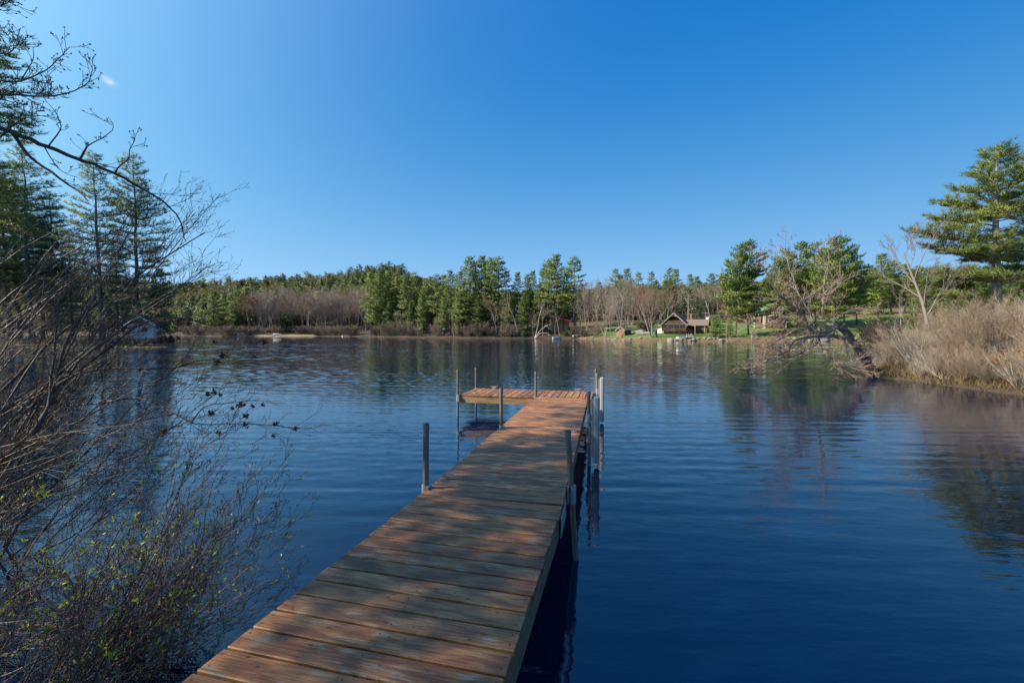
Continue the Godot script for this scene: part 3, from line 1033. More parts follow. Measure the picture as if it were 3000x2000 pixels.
func plant_far_shore() -> void:
	rng.seed = 900
	var ph := [28.0, 27.0, 26.0, 25.0, 22.0]
	# tall pines of the wooded shore: column, depth, row of the top, kind, width
	var tall := [[1086, 212, 795, 0, 1.0], [1112, 208, 789, 2, 1.0], [1139, 210, 790, 0, 0.95], [1163, 214, 805, 3, 0.9], [1190, 200, 795, 2, 0.95], [1214, 203, 791, 1, 1.0], [1248, 196, 815, 3, 1.0], [1281, 190, 799, 1, 1.0], [1319, 182, 788, 2, 0.9],
		[1352, 176, 790, 4, 0.9], [1377, 173, 747, 2, 1.1], [1411, 175, 745, 0, 1.0], [1436, 172, 748, 3, 1.0], [1462, 171, 745, 1, 1.15], [1516, 176, 794, 0, 0.9], [1545, 180, 800, 2, 0.9], [1605, 166, 756, 1, 1.1], [1628, 162, 740, 0, 1.05], [1650, 168, 775, 3, 0.9], [1682, 160, 747, 1, 1.1],
		[1235, 184, 860, 4, 0.9], [1300, 178, 870, 4, 0.9], [1345, 172, 850, 4, 0.9], [1400, 169, 862, 4, 1.1], [1490, 168, 845, 4, 1.0], [1535, 164, 855, 4, 1.1], [1580, 165, 830, 4, 1.0], [1140, 205, 880, 4, 0.8], [1205, 196, 880, 4, 0.9], [1100, 220, 800, 1, 1.0], [1126, 222, 797, 3, 1.0], [1152, 220, 800, 2, 1.0], [1176, 214, 806, 0, 1.0], [1202, 212, 800, 3, 1.0], [1230, 206, 808, 0, 1.0], [1262, 204, 806, 2, 1.0], [1300, 200, 802, 0, 1.0], [1336, 192, 800, 3, 1.0], [1392, 184, 762, 3, 1.0], [1424, 186, 760, 2, 1.0], [1448, 184, 758, 0, 1.0], [1480, 186, 790, 1, 1.0], [1560, 186, 790, 0, 1.0], [1592, 182, 780, 2, 1.0], [1616, 178, 762, 3, 1.0], [1664, 180, 780, 2, 1.0]]
	for t in tall:
		tree_at(P.pine[t[3]], ph[t[3]], "pine_tree", ["tall full-crowned pine in the dense stand on the far wooded shore", "tall pine with high thin crown over a long bare trunk on the far wooded shore", "tall pine clothed almost to the ground in the stand on the far wooded shore", "tall gappy narrow pine in the stand on the far wooded shore", "lower bushy light green pine at the foot of the stand on the far wooded shore"][t[3]], "tree", t[0], t[1], t[2], t[4] * 0.95, "pines on the far shore")
	for t in [[626, 262, 852, 4, 1.2], [655, 275, 860, 0, 1.2], [694, 262, 843, 2, 1.2], [721, 266, 838, 0, 1.2], [598, 275, 868, 2, 1.2]]:
		tree_at(P.pine[t[3]], ph[t[3]], "pine_tree", "bushy pine beside the bare grey wood behind the sand beach", "tree", t[0], t[1], t[2], t[4], "pines beside the beach")
	# the bare wood behind the beach
	for k in 120:
		var px := rng.randf_range(715, 1085)
		var d := rng.randf_range(256, 300)
		tree_at(P.bare[[0, 1, 2, 0, 1, 3][k % 6]], [18.0, 18.0, 17.0, 16.0, 16.0][[0, 1, 2, 0, 1, 3][k % 6]], "bare_tree", ["slender leafless grey tree in the bare wood behind the beach", "pale grey leafless tree in the bare wood behind the beach", "high-branched leafless grey tree in the bare wood behind the beach", "slender leafless grey tree in the bare wood behind the beach", "pale grey leafless tree in the bare wood behind the beach", "reddish budding tree in the bare wood behind the beach"][k % 6], "tree", px, d, rng.randf_range(836, 872) + (d - 256) * -0.1, 1.4, "bare wood behind the beach")
	for k in 56:
		var px := rng.randf_range(540, 1090)
		var d := shore_depth(px, 190.0) + 1.0 + absf(rng.randfn()) * 3.0
		if px > 750.0 and px < 920.0:
			d += 4.0
		tree_at(P.far_shrub[k % 2], 4.5, "shrub", "low leafless reddish brown shrub along the beach shore", "shrub", px, d, rng.randf_range(948, 962), 2.0, "shrubs along the beach shore")
	for t in [[845, 905, 264], [1000, 952, 240], [1030, 950, 232], [965, 955, 252]]:
		tree_at(P.bush[0], 5.5, "evergreen_bush", "dark evergreen bush among the bare trees behind the beach", "bush", t[0], t[2], t[1], 1.0, "dark bushes by the beach")
	# bare trees in front of and among the pines
	var lone := [[1168, 198, 905, 2], [1265, 180, 915, 4], [1330, 172, 900, 2], [1455, 165, 850, 4], [1495, 164, 880, 4], [1562, 160, 905, 0], [1590, 160, 880, 2], [1640, 158, 860, 0], [1700, 152, 850, 1], [1722, 151, 815, 2], [1742, 152, 812, 0], [1762, 146, 808, 1], [1790, 150, 805, 0], [1815, 148, 808, 2], [1838, 152, 815, 1], [1862, 155, 820, 3], [1880, 158, 815, 0], [1955, 168, 830, 3], [1985, 175, 840, 3]]
	for t in lone:
		tree_at(P.bare[t[3]], [18.0, 18.0, 17.0, 16.0, 16.0][t[3]], "bare_tree", "leafless tree standing between the pine stand and the lawn", "tree", t[0], t[1], t[2], 1.1, "bare trees between pines and lawn")
	tree_at(P.birch[0], 17.0, "birch_tree", "thin white birch at the water's edge before the pines", "tree", 1516, 162, 850, 1.0)
	tree_at(P.clump[1], 16.0, "bare_tree", "dark clump of leafless trunks at the shore beside the small shed", "tree", 1772, 136, 826, 0.9)
	tree_at(P.clump[0], 17.5, "bare_tree", "many-stemmed leafless maple with reddish twigs on the bank before the lawn", "tree", 1908, 119.5, 812, 1.05)
	tree_at(P.clump[1], 16.0, "bare_tree", "leafless clump of slanting trunks close beside the shed door", "tree", 1822, 127, 830, 0.8)
	for k in 84:                                           # brush on the wooded bank
		var px := rng.randf_range(1085, 1760)
		var d := shore_depth(px, 140.0) + 1.2
		if px > 1590.0 and px < 1680.0:
			continue
		tree_at(P.far_shrub[k % 2], 4.5, "shrub", "leafless brown brush on the bank below the pines", "shrub", px, d + absf(rng.randfn()) * 2.2, rng.randf_range(934, 982), 1.35, "brush below the pines")
	for t in [[1405, 167.5, 952], [1385, 168, 965], [1535, 161, 965], [1560, 161.5, 968], [1665, 155, 966], [1695, 153, 962], [1180, 196, 955], [1500, 163, 968], [1720, 150, 965]]:
		tree_at(P.bush[1 if t[2] > 960 else 0], 3.0 if t[2] > 960 else 5.5, "evergreen_bush", "dark evergreen bush at the foot of the shore pines", "bush", t[0], t[1], t[2], 1.0, "dark bushes below the pines")
	# behind the lawn
	for k in 60:
		var px := rng.randf_range(1690, 2640)
		var d := rng.randf_range(182, 232)
		var q := k % 5
		tree_at(P.pine[q], ph[q], "pine_tree", "pine in the wood that rises behind the lawn and the cabin", "tree", px, d, rng.randf_range(780, 835) - (12.0 if px > 2300 else 0.0), 1.1, "pines behind the lawn")
	for k in 60:
		var px := rng.randf_range(1680, 2300)
		var d := rng.randf_range(176, 200)
		var q: int = [0, 1, 2, 3, 4][k % 5]
		tree_at(P.bare[q], [18.0, 18.0, 17.0, 16.0, 16.0][q], "bare_tree", "leafless tree in the mixed wood behind the lawn", "tree", px, d, rng.randf_range(815, 880), 1.1, "bare trees behind the lawn")
	for k in 9:
		tree_at(P.birch[0], 17.0, "birch_tree", "pale slender birch in the wood behind the cabin", "tree", rng.randf_range(2010, 2110), rng.randf_range(172, 182), rng.randf_range(815, 850), 1.0, "birches behind the cabin")
	for t in [[1998, 168, 858], [2040, 166, 868], [1975, 172, 850], [2062, 170, 875], [2020, 175, 845], [1945, 172, 862]]:
		tree_at(P.spruce[0], 14.0, "spruce_tree", "blue-green spruce close behind the brown cabin", "tree", t[0], t[1], t[2], 1.1, "spruces behind the cabin")
	# pines of the lawn shore
	tree_at(P.broad[0], 24.0, "pine_tree", "broad dense pine on the lawn shore, the taller of two close together", "tree", 2192, 121, 700, 0.92, "", 0.6)
	tree_at(P.broad[1], 24.0, "pine_tree", "broad dense pine on the lawn shore, the lower of two close together", "tree", 2157, 120, 712, 0.85, "", 2.1)
	for t in [[2298, 132, 724, 1], [2345, 138, 703, 0], [2388, 134, 704, 1], [2444, 118, 687, 0], [2472, 124, 692, 1], [2420, 128, 720, 0], [2510, 130, 760, 1]]:
		tree_at(P.broad[t[3]], 24.0, "pine_tree", "broad green pine in the group seen through the leaning tree", "tree", t[0], t[1], t[2], 0.85, "pines behind the leaning tree")
	for t in [[2580, 150, 741, 0], [2610, 158, 760, 1], [2650, 150, 770, 0], [2545, 156, 775, 2], [2690, 140, 775, 1], [2740, 130, 800, 0], [2800, 120, 790, 2], [2860, 110, 780, 0], [2960, 105, 760, 2], [2790, 75, 800, 4], [2850, 70, 790, 4], [2700, 85, 820, 4], [2990, 66, 780, 4], [2755, 95, 790, 2]]:
		tree_at(P.pine[t[3]], ph[t[3]], "pine_tree", "dark pine beyond the lawn behind the big near pine", "tree", t[0], t[1], t[2], 1.3, "dark pines beyond the near bank")
	tree_at(P.spruce[1], 13.0, "young_pine", "rounded young pine with soft green boughs on the lawn", "tree", 2573, 92, 832, 1.2)
	for t in [[2650, 100, 815], [2680, 96, 825], [2640, 105, 830], [2770, 90, 850], [2720, 88, 845], [2830, 85, 860]]:
		tree_at(P.bare[4] if t[0] % 20 else P.birch[0], 16.5, "bare_tree", "pale leafless tree coming into leaf beyond the near bank", "tree", t[0], t[1], t[2], 1.1, "pale trees beyond the near bank")
	for t in [[2590, 70, 930], [2612, 66, 934], [2570, 74, 936], [2540, 84, 938]]:
		tree_at(P.dark_shrub[0], 3.0, "bush", "dark bare bush with purplish twigs on the lawn shore", "bush", t[0], t[1], t[2], 1.1, "dark bushes on the lawn shore")
	tree_at(P.bare[3], 16.0, "bare_tree", "thin leafless tree with reddish buds at the lawn's edge beside the cabin", "tree", 2128, 113.6, 868, 0.8)
	for t in [[2090, 116, 925], [2110, 117, 905], [2140, 117, 935]]:
		tree_at(P.spruce[1], 13.0, "young_pine", "small yellowish evergreen beside the thin trunk at the lawn's edge", "tree", t[0], t[1], t[2], 1.3, "small evergreens at the lawn's edge")
	for t in [[2040, 130, 951], [2012, 129, 950], [1975, 131, 953], [1890, 138, 935], [1905, 142, 930]]:
		tree_at(P.brown_bush[0], 3.0, "bush", "rounded brown bush by the cabin's porch", "bush", t[0], t[1], t[2], 0.6, "bushes by the cabin")
	for t in [[2330, 116, 935], [2300, 120, 928], [2350, 117, 945]]:
		tree_at(P.spruce[1], 13.0, "young_pine", "young pine in front of the white-trimmed house", "tree", t[0], t[1], t[2] - 25.0, 1.2, "young pines by the white-trimmed house")

# wooded hill beyond: thousands of crowns that read as one mass
func plant_hill() -> void:
	var r := RandomNumberGenerator.new()
	r.seed = 70
	var lo := {"tuft": 1.5, "gap": 1.3, "bare": 0.3, "lift": 0.02, "blades": 4, "wide": 0.34, "twigs": false, "whorl": 1.6, "sides": 4, "snags": 0}
	var con := [pine(71, 12.0, 0.08, 3.0, lo.merged({"cone": true, "el1": 0.4, "leaf": Color(0.03, 0.055, 0.025), "leaf2": Color(0.06, 0.085, 0.03)})), pine(72, 15.0, 0.25, 3.6, lo.merged({"leaf": Color(0.035, 0.065, 0.025), "leaf2": Color(0.085, 0.11, 0.035)}))]
	var far := {"levels": 2, "segs": [4, 3, 2], "up": [0.04, 0.10, 0.08], "wobble": 0.16, "taper": 0.8, "thin": 0.03, "sides": [4, 3, 3], "kids": [9, 9], "from": [0.3, 0.2], "ang": 0.62, "ratio": 0.5, "thick": 0.6, "trunk_part": 0.86, "girth": 0.009, "col": Color(0.17, 0.15, 0.13), "col2": Color(0.19, 0.15, 0.12)}
	var dec := [bare_tree(73, 13.0, far), bare_tree(74, 13.0, far.merged({"bud": Color(0.15, 0.16, 0.05), "bud_size": 0.7}))]
	var spots := [[], [], [], []]
	var want := 9000
	for k in want:
		var f := r.randf_range(262.0, 540.0)
		var px := r.randf_range(-150.0, 1180.0)
		var x := shore_x(px, f)
		var d := sd_lake(x, f)
		if d < 16.0 or (px > 715.0 and px < 1085.0 and f < 300.0):
			continue
		var q := lumps.get_noise_2d(x, f) + 0.35 * lumps.get_noise_2d(x * 3.0, f * 3.0) + r.randf_range(-0.35, 0.35)
		var slot := 0
		if q > -0.1:
			slot = 2 if r.randf() < 0.5 else 3
		elif r.randf() < 0.3:
			slot = 1
		var s := r.randf_range(0.7, 1.2)
		spots[slot].append(Transform3D(Basis(Vector3.UP, r.randf() * TAU).scaled(Vector3(s, s * r.randf_range(0.9, 1.2), s)), Vector3(x, height_of(d, x, f) - 0.2, -f)))
	for k in 2300:
		var f := r.randf_range(206.0, 420.0)
		var px := r.randf_range(1090.0, 3100.0)
		var x := shore_x(px, f)
		var d := sd_lake(x, f)
		if d < 25.0:
			continue
		var s := r.randf_range(0.75, 1.15)
		spots[[1, 0, 1, 2, 3][r.randi() % 5]].append(Transform3D(Basis(Vector3.UP, r.randf() * TAU).scaled(Vector3(s, s, s)), Vector3(x, height_of(d, x, f) - 0.2, -f)))
	var labels := [["hill_conifers", "dark spired conifers covering the distant hillside"], ["hill_pines", "ragged pines scattered along the distant ridge"], ["hill_bare_woods", "grey leafless woods on the distant hillside"], ["hill_budding_woods", "pale green budding woods on the distant hillside"]]
	for k in 4:
		var src: Node3D = [con[0], con[1], dec[0], dec[1]][k]
		var root := thing(labels[k][0], labels[k][1], "woods")
		root.set_meta("kind", "stuff")
		for ch in src.get_children():
			var mm := MultiMesh.new()
			mm.transform_format = MultiMesh.TRANSFORM_3D
			mm.mesh = ch.mesh
			mm.instance_count = spots[k].size()
			for q in spots[k].size():
				mm.set_instance_transform(q, spots[k][q])
			var o := MultiMeshInstance3D.new()
			o.name = "trunks" if ch.name == "trunk" else "crowns"
			o.multimesh = mm
			o.set_meta("kind", "stuff")
			root.add_child(o)

# ---------------------------------------------------------------- the low spit with pines and boathouse
func plant_spit() -> void:
	rng.seed = 300
	var o := {"tuft": 0.55, "gap": 0.4, "bare": 0.2, "lift": 0.05, "blades": 14, "wide": 0.09, "whorl": 1.0, "missing": 0.13, "leaf": Color(0.06, 0.115, 0.034), "leaf2": Color(0.15, 0.195, 0.042), "bark": Color(0.13, 0.115, 0.105), "snags": 14}
	var a := pine(81, 31.0, 0.27, 4.6, o)
	var b := pine(82, 31.0, 0.32, 4.2, o.merged({"missing": 0.22}, true))
	var c := pine(83, 30.0, 0.2, 4.8, o)
	tree_at(c, 30.0, "pine_tree", "tall pine standing right behind the white boathouse", "tree", 408, 71.5, 447, 1.0, "", 0.3)
	tree_at(b, 31.0, "pine_tree", "tall slender pine on the spit beside the boathouse", "tree", 300, 70, 448, 1.05, "", 2.0)
	for t in [[92, 70, 432, 0], [30, 72, 470, 1], [160, 73, 560, 2], [-40, 70, 420, 0], [-120, 68, 400, 2], [55, 74, 520, 2], [125, 75, 640, 0], [215, 74, 700, 2], [345, 75, 720, 0]]:
		tree_at([a, b, c][t[3]], [31.0, 31.0, 30.0][t[3]], "pine_tree", ["full dark pine in the thick row on the spit away from the boathouse", "thin tall pine in the thick row on the spit away from the boathouse", "low-branched pine in the thick row on the spit away from the boathouse"][t[3]], "tree", t[0], t[1], t[2], 1.15, "pines along the spit")
	tree_at(a, 31.0, "pine_tree", "very tall pine on the near headland whose boughs reach in high above", "tree", -110, 31.5, -160, 1.1, "", 1.0)
	tree_at(P.pine[4], 22.0, "young_pine", "lower pine at the tip of the spit beyond the boathouse", "tree", 470, 72, 780, 0.8)
	for t in [[470, 68.5, 985], [492, 69.2, 988], [450, 68.0, 996], [505, 69.6, 994], [425, 67.6, 1000], [400, 67.4, 1001], [375, 67.5, 1000], [350, 67.6, 1000]]:
		tree_at(P.dark_shrub[0], 3.4, "shrub", "dense dark leafless bush at the tip of the spit", "shrub", t[0], t[1], t[2] - 12.0, 1.1, "bushes at the spit's tip")
	for k in 22:
		tree_at(P.shrub[k % 4], 3.4, "shrub", "low brown brush along the spit's shore", "shrub", rng.randf_range(-60, 440), rng.randf_range(67.5, 70), rng.randf_range(982, 1000), 1.6, "brush along the spit")

# ---------------------------------------------------------------- right bank
func plant_right_bank() -> void:
	rng.seed = 500
	var big := {"tuft": 0.7, "gap": 0.17, "bare": 0.32, "lift": 0.06, "blades": 16, "wide": 0.08, "whorl": 1.15, "missing": 0.14, "leaf": Color(0.07, 0.125, 0.03), "leaf2": Color(0.18, 0.21, 0.042), "bark": Color(0.28, 0.25, 0.225), "sides": 12, "trunk": 0.62, "el0": 0.0, "el1": 0.9, "snags": 4,
		"limbs": [[12.5, 180, 9.8, 0.06], [11.2, 172, 7.5, 0.02], [10.5, 190, 7.0, 0.0], [8.5, 185, 8.0, -0.02], [7.5, 200, 7.0, 0.05], [6.5, 175, 8.0, 0.05], [5.0, 180, 7.0, 0.0], [9.5, 215, 7.0, 0.1], [7.0, 240, 6.0, 0.1], [15.0, 182, 7.5, 0.1], [17.0, 175, 6.0, 0.15], [6.0, 320, 6.0, 0.2], [8.0, 0, 7.0, 0.2]]}
	var bp := pine(90, 25.0, 0.42, 4.7, big)
	tree_at(bp, 25.0, "pine_tree", "huge old pine with thick grey trunk and long level limbs above the brush", "tree", 2921, 48, 406, 1.0, "", 0.0)
	var bp2 := pine(91, 24.0, 0.35, 5.0, big.merged({"limbs": [], "trunk": 0.4}, true))
	tree_at(bp2, 24.0, "pine_tree", "second old pine close behind the huge pine at the bank", "tree", 3040, 50, 400, 1.0, "", 0.0)
	var maple := bare_tree(92, 13.0, {"levels": 4, "segs": [6, 5, 4, 3, 2], "up": [0.02, 0.09, 0.07, 0.05, 0.03], "wobble": 0.12, "taper": 0.75, "thin": 0.008, "sides": [9, 6, 4, 3, 3], "kids": [7, 6, 5, 4], "from": [0.3, 0.2, 0.2, 0.15], "ang": 0.5, "ratio": 0.56, "thick": 0.55, "trunk_part": 0.7, "girth": 0.0125, "col": Color(0.27, 0.245, 0.22), "col2": Color(0.19, 0.15, 0.135)})
	tree_at(maple, 11.2, "bare_tree", "leafless grey-barked tree with upswept branches rising from the brush", "tree", 2726, 36, 640, 1.0, "", 0.0)
	# dense alder brush along the bank
	for k in 112:
		var f := 15.2 + pow(rng.randf(), 1.25) * 20.0
		var edge := 19.2
		if f > 23.6:
			edge = lerpf(19.6, 33.5, (f - 23.6) / 15.0)
		var x := edge + pow(rng.randf(), 1.3) * 13.0
		var px := 1500.0 + FPX * x / f
		if px > 3150.0 or (f < 23.6 and px < 2650.0):
			continue
		var h := rng.randf_range(0.9, 2.7) * (1.0 if x - edge < 3.0 else 1.2) * (0.62 if x - edge < 1.0 else 1.0) * lerpf(0.6, 1.0, smoothstep(2540.0, 2700.0, px))
		var s := h / 3.2
		var o := copy(P.shrub[k % 4], "alder_shrub", ["fine-twigged grey-brown alder shrub in the dense brush on the bank", "pale thick-stemmed alder shrub in the dense brush on the bank", "upright russet-twigged alder shrub in the dense brush on the bank", "wide leaning pale-stemmed alder shrub in the dense brush on the bank"][k % 4], "shrub", Vector3(x, ground(x, f), -f), rng.randf() * TAU, Vector3(s * 1.25, s, s * 1.25), "alder brush on the bank")
		if x - edge < 1.4:
			o.rotation.z = 0.2
	# dry grass and dead leaves at the foot of the brush
	var mb := MB.new()
	var r := RandomNumberGenerator.new()
	r.seed = 77
	for k in 5000:
		var f := r.randf_range(13.5, 26.0)
		var edge := 18.75 + 0.35 * soft.get_noise_2d(f * 9.0, 3.0)
		if f > 23.0:
			edge += (f - 23.0) * 0.95
		var x := edge + absf(r.randfn()) * 1.6
		var y := ground(x, f)
		var l := r.randf_range(0.15, 0.55)
		var d := Vector3(r.randfn() * 0.5 - 0.25, 1.0, r.randfn() * 0.5).normalized()
		var side := d.cross(unit(r)).normalized() * r.randf_range(0.006, 0.016)
		var c := shade_mix(Color(0.085, 0.05, 0.028), Color(0.15, 0.10, 0.06), r.randf())
		if r.randf() < 0.12:
			c = Color(0.13, 0.14, 0.03)
		var p := Vector3(x, y - 0.02, -f)
		mb.face(p - side, p + side, p + d * l, (Vector3(0, 0.6, 0) + side.cross(d).normalized()).normalized(), c)
	var g := MeshInstance3D.new()
	g.name = "dry_grass"
	g.mesh = mb.mesh(M.dry)
	add_child(g)
	tag(g, "orange brown dry grass at the foot of the bank's brush", "grass")
	g.set_meta("kind", "stuff")
	# russet low shrub
	for k in 9:
		var f := rng.randf_range(15.5, 19.5)
		var x := 20.0 + rng.randf_range(0.0, 2.0)
		copy(P.russet, "low_shrub", "low shrub with orange dead leaves before the alder brush", "shrub", Vector3(x, ground(x, f), -f), rng.randf() * TAU, Vector3.ONE * rng.randf_range(0.8, 1.2), "russet shrubs on the bank")
	leaning_tree()

func limb_px(mb: MB, r: RandomNumberGenerator, path: Array, inv: Transform3D, rad0: float, rad1: float, sides: int, col: Color, o: Dictionary, tips: PackedVector3Array) -> void:
	# a limb through points of the photo: [column, row, depth]; twigs grow off it
	var raw := PackedVector3Array()
	for q in path:
		raw.push_back(inv * at(q[0], q[1], q[2]))
	var pts := PackedVector3Array()
	var rads := PackedFloat32Array()
	var m := raw.size()
	for k in m - 1:
		var a := raw[maxi(k - 1, 0)]
		var d := raw[mini(k + 2, m - 1)]
		for e in 3:
			var w := e / 3.0
			pts.push_back(raw[k].cubic_interpolate(raw[k + 1], a, d, w) + unit(r) * rad0 * 0.35)
	pts.push_back(raw[m - 1])
	for k in pts.size():
		rads.push_back(lerpf(rad0, rad1, pow(float(k) / (pts.size() - 1), 0.8)))
	mb.tube(pts, rads, sides, col, o.get("flare", 0.0))
	var n := pts.size() - 1
	var total := 0.0
	for k in n:
		total += pts[k].distance_to(pts[k + 1])
	var kids := int(total * o.dense)
	for k in kids:
		var s := lerpf(o.start, 1.0, (k + r.randf()) / kids)
		var a := mini(int(s * n), n - 1)
		var t := (pts[a + 1] - pts[a]).normalized()
		var cd: Vector3 = (t.rotated(t.cross(unit(r)).normalized(), o.ang * r.randf_range(0.6, 1.5)) + o.pull).normalized()
		grow(mb, r, pts[a].lerp(pts[a + 1], s * n - a), cd, o.twig * r.randf_range(0.4, 1.3), maxf(rads[a] * 0.35, o.thin * 1.5), 0, o, tips)

func leaning_tree() -> void:
	var r := RandomNumberGenerator.new()
	r.seed = 640
	var base := at(2590, 1098, 23.2)
	base.y = 0.1
	var root := thing("leaning_tree", "old leafless tree leaning far out over the water from the brushy bank", "tree", base)
	var inv := root.transform.affine_inverse()
	var mb := MB.new()
	var tips := PackedVector3Array()
	var o := {"levels": 2, "segs": [4, 3, 2], "up": [0.02, 0.02, 0.02], "wobble": 0.24, "taper": 0.85, "thin": 0.0062, "sides": [4, 3, 3], "kids": [5, 4], "from": [0.15, 0.15], "ang": 0.7, "ratio": 0.5, "thick": 0.6, "col": Color(0.34, 0.30, 0.27), "col2": Color(0.36, 0.27, 0.235), "dense": 4.6, "start": 0.1, "twig": 1.0, "pull": Vector3(0, 0.1, 0)}
	var bark := Color(0.15, 0.12, 0.10)
	var none: Dictionary = o.merged({"dense": 0.5, "start": 0.5, "flare": 0.1}, true)
	limb_px(mb, r, [[2610, 1112, 23.3], [2575, 1095, 23.2], [2535, 1055, 23.0], [2510, 1020, 22.8], [2485, 985, 22.6], [2460, 955, 22.4]], inv, 0.32, 0.12, 12, bark, none, tips)
	limb_px(mb, r, [[2490, 990, 22.6], [2462, 962, 22.5], [2440, 950, 22.6], [2425, 945, 22.7]], inv, 0.15, 0.07, 10, Color(0.30, 0.26, 0.225), none, tips)   # broken pale stub
	part("trunk", mb.mesh(M.bark), root)
	var limbs := [
		[[[2492, 992, 22.6], [2455, 985, 22.3], [2420, 985, 22.0], [2385, 984, 21.6], [2350, 990, 21.2], [2325, 1000, 20.9], [2305, 1030, 20.6], [2260, 1050, 20.2], [2215, 1075, 19.9], [2200, 1078, 19.7]], 0.17, 0.03],
		[[[2400, 1000, 21.9], [2370, 1020, 21.5], [2330, 1042, 21.0], [2290, 1048, 20.5], [2255, 1062, 20.1]], 0.09, 0.02],
		[[[2450, 960, 22.3], [2415, 975, 22.0], [2375, 965, 21.7], [2355, 930, 21.5], [2340, 910, 21.4], [2320, 895, 21.3], [2295, 875, 21.2], [2265, 840, 21.0], [2245, 800, 20.9], [2215, 760, 20.8]], 0.16, 0.025],
		[[[2382, 940, 21.8], [2375, 915, 21.9], [2352, 880, 22.0], [2335, 850, 22.1], [2325, 815, 22.2], [2310, 770, 22.3], [2298, 735, 22.4]], 0.09, 0.02],
		[[[2410, 925, 22.2], [2412, 890, 22.3], [2416, 850, 22.4], [2420, 800, 22.5], [2430, 760, 22.6], [2425, 725, 22.7]], 0.1, 0.02],
		[[[2412, 895, 22.3], [2430, 865, 22.1], [2455, 840, 22.0], [2480, 820, 21.8]], 0.05, 0.015],
		[[[2340, 910, 21.4], [2345, 885, 21.7], [2370, 870, 21.9], [2400, 855, 22.0]], 0.05, 0.015],
		[[[2400, 960, 22.0], [2402, 1000, 21.6], [2412, 1025, 21.3], [2425, 1040, 21.1], [2445, 1050, 20.9], [2462, 1075, 20.7], [2470, 1095, 20.6]], 0.08, 0.015],
		[[[2440, 955, 22.3], [2470, 1000, 21.9], [2490, 1020, 21.6], [2470, 1065, 21.2], [2530, 1085, 20.9]], 0.05, 0.012],
		[[[2380, 960, 21.8], [2335, 965, 21.4], [2300, 985, 21.0], [2270, 1000, 20.7], [2240, 1020, 20.3], [2200, 1010, 20.0]], 0.07, 0.015],
		[[[2345, 915, 21.4], [2300, 925, 21.0], [2260, 945, 20.6], [2225, 960, 20.2], [2190, 955, 19.9]], 0.05, 0.012],
		[[[2420, 940, 22.4], [2455, 920, 22.3], [2480, 915, 22.2], [2510, 930, 22.0]], 0.05, 0.012]]
	for l in limbs:
		var lb := MB.new()
		limb_px(lb, r, l[0], inv, l[1] * 0.72, l[2] * 0.8, 7, Color(0.235, 0.205, 0.18), o.merged({"flare": 0.06}, true), tips)
		part("limb", lb.mesh(M.bark), root)
	var bd := MB.new()
	for p in tips:
		if r.randf() < 0.5:
			tuft(bd, r, p, Vector3.UP, 0.07, 3, 0.4, Color(0.22, 0.10, 0.07))
	part("buds", bd.mesh(M.leaf), root)

# ---------------------------------------------------------------- buildings and small things on the far shore
func boxpart(called: String, parent: Node3D, center: Vector3, size: Vector3, m: Material, turn := Basis(), ch := 0.01) -> MeshInstance3D:
	var mb := MB.new()
	mb.box(Transform3D(turn, Vector3.ZERO), size, ch, Color.WHITE)
	return part(called, mb.mesh(m), parent, Transform3D(Basis(), center))

func prism(called: String, parent: Node3D, outline: Array, z0: float, z1: float, m: Material) -> MeshInstance3D:   # outline in x, y pushed from z0 to z1
	var mb := MB.new()
	var n := outline.size()
	var c := Vector2.ZERO
	for q in outline:
		c += q / n
	for k in n:
		var a: Vector2 = outline[k]
		var b: Vector2 = outline[(k + 1) % n]
		var out := (a + b) * 0.5 - c
		mb.flat(Vector3(a.x, a.y, z0), Vector3(b.x, b.y, z0), Vector3(b.x, b.y, z1), Vector3(a.x, a.y, z1), Vector3(out.x, out.y, 0), Color.WHITE)
	for k in range(1, n - 1):
		for z in [z0, z1]:
			var o := Vector3(0, 0, 1 if z == maxf(z0, z1) else -1)
			mb.face(Vector3(outline[0].x, outline[0].y, z), Vector3(outline[k].x, outline[k].y, z), Vector3(outline[k + 1].x, outline[k + 1].y, z), o, Color.WHITE)
	return part(called, mb.mesh(m), parent)

func roof_pair(parent: Node3D, half: float, eave: float, ridge: float, z0: float, z1: float, over: float, m: Material, along_x := false, cx := 0.0) -> void:
	var rise := ridge - eave
	var len := sqrt(half * half + rise * rise)
	var drop := over * rise / half
	for s in [-1, 1]:
		var mb := MB.new()
		var a := Vector2(0, ridge)
		var b := Vector2(s * (half + over), eave - drop)
		var nrm := Vector2(s * rise, half) / len * 0.14
		var pts := [a, b, b + nrm, a + nrm]
		var q := []
		for p in pts:
			for z in [z0, z1]:
				q.append(Vector3(p.x, p.y, z) if not along_x else Vector3(z, p.y, cx + p.x))
		var up := Vector3(nrm.x, nrm.y, 0) if not along_x else Vector3(0, nrm.y, nrm.x)
		var zz := Vector3(0, 0, 1) if not along_x else Vector3(1, 0, 0)
		var sx := Vector3(s, -0.3, 0) if not along_x else Vector3(0, -0.3, s)
		mb.flat(q[4], q[5], q[7], q[6], up, Color.WHITE)
		mb.flat(q[0], q[1], q[3], q[2], -up, Color.WHITE)
		mb.flat(q[2], q[3], q[5], q[4], sx, Color.WHITE)
		mb.flat(q[0], q[2], q[4], q[6], -zz if z0 < z1 else zz, Color.WHITE)
		mb.flat(q[1], q[3], q[5], q[7], zz if z0 < z1 else -zz, Color.WHITE)
		part("roof", mb.mesh(m), parent)

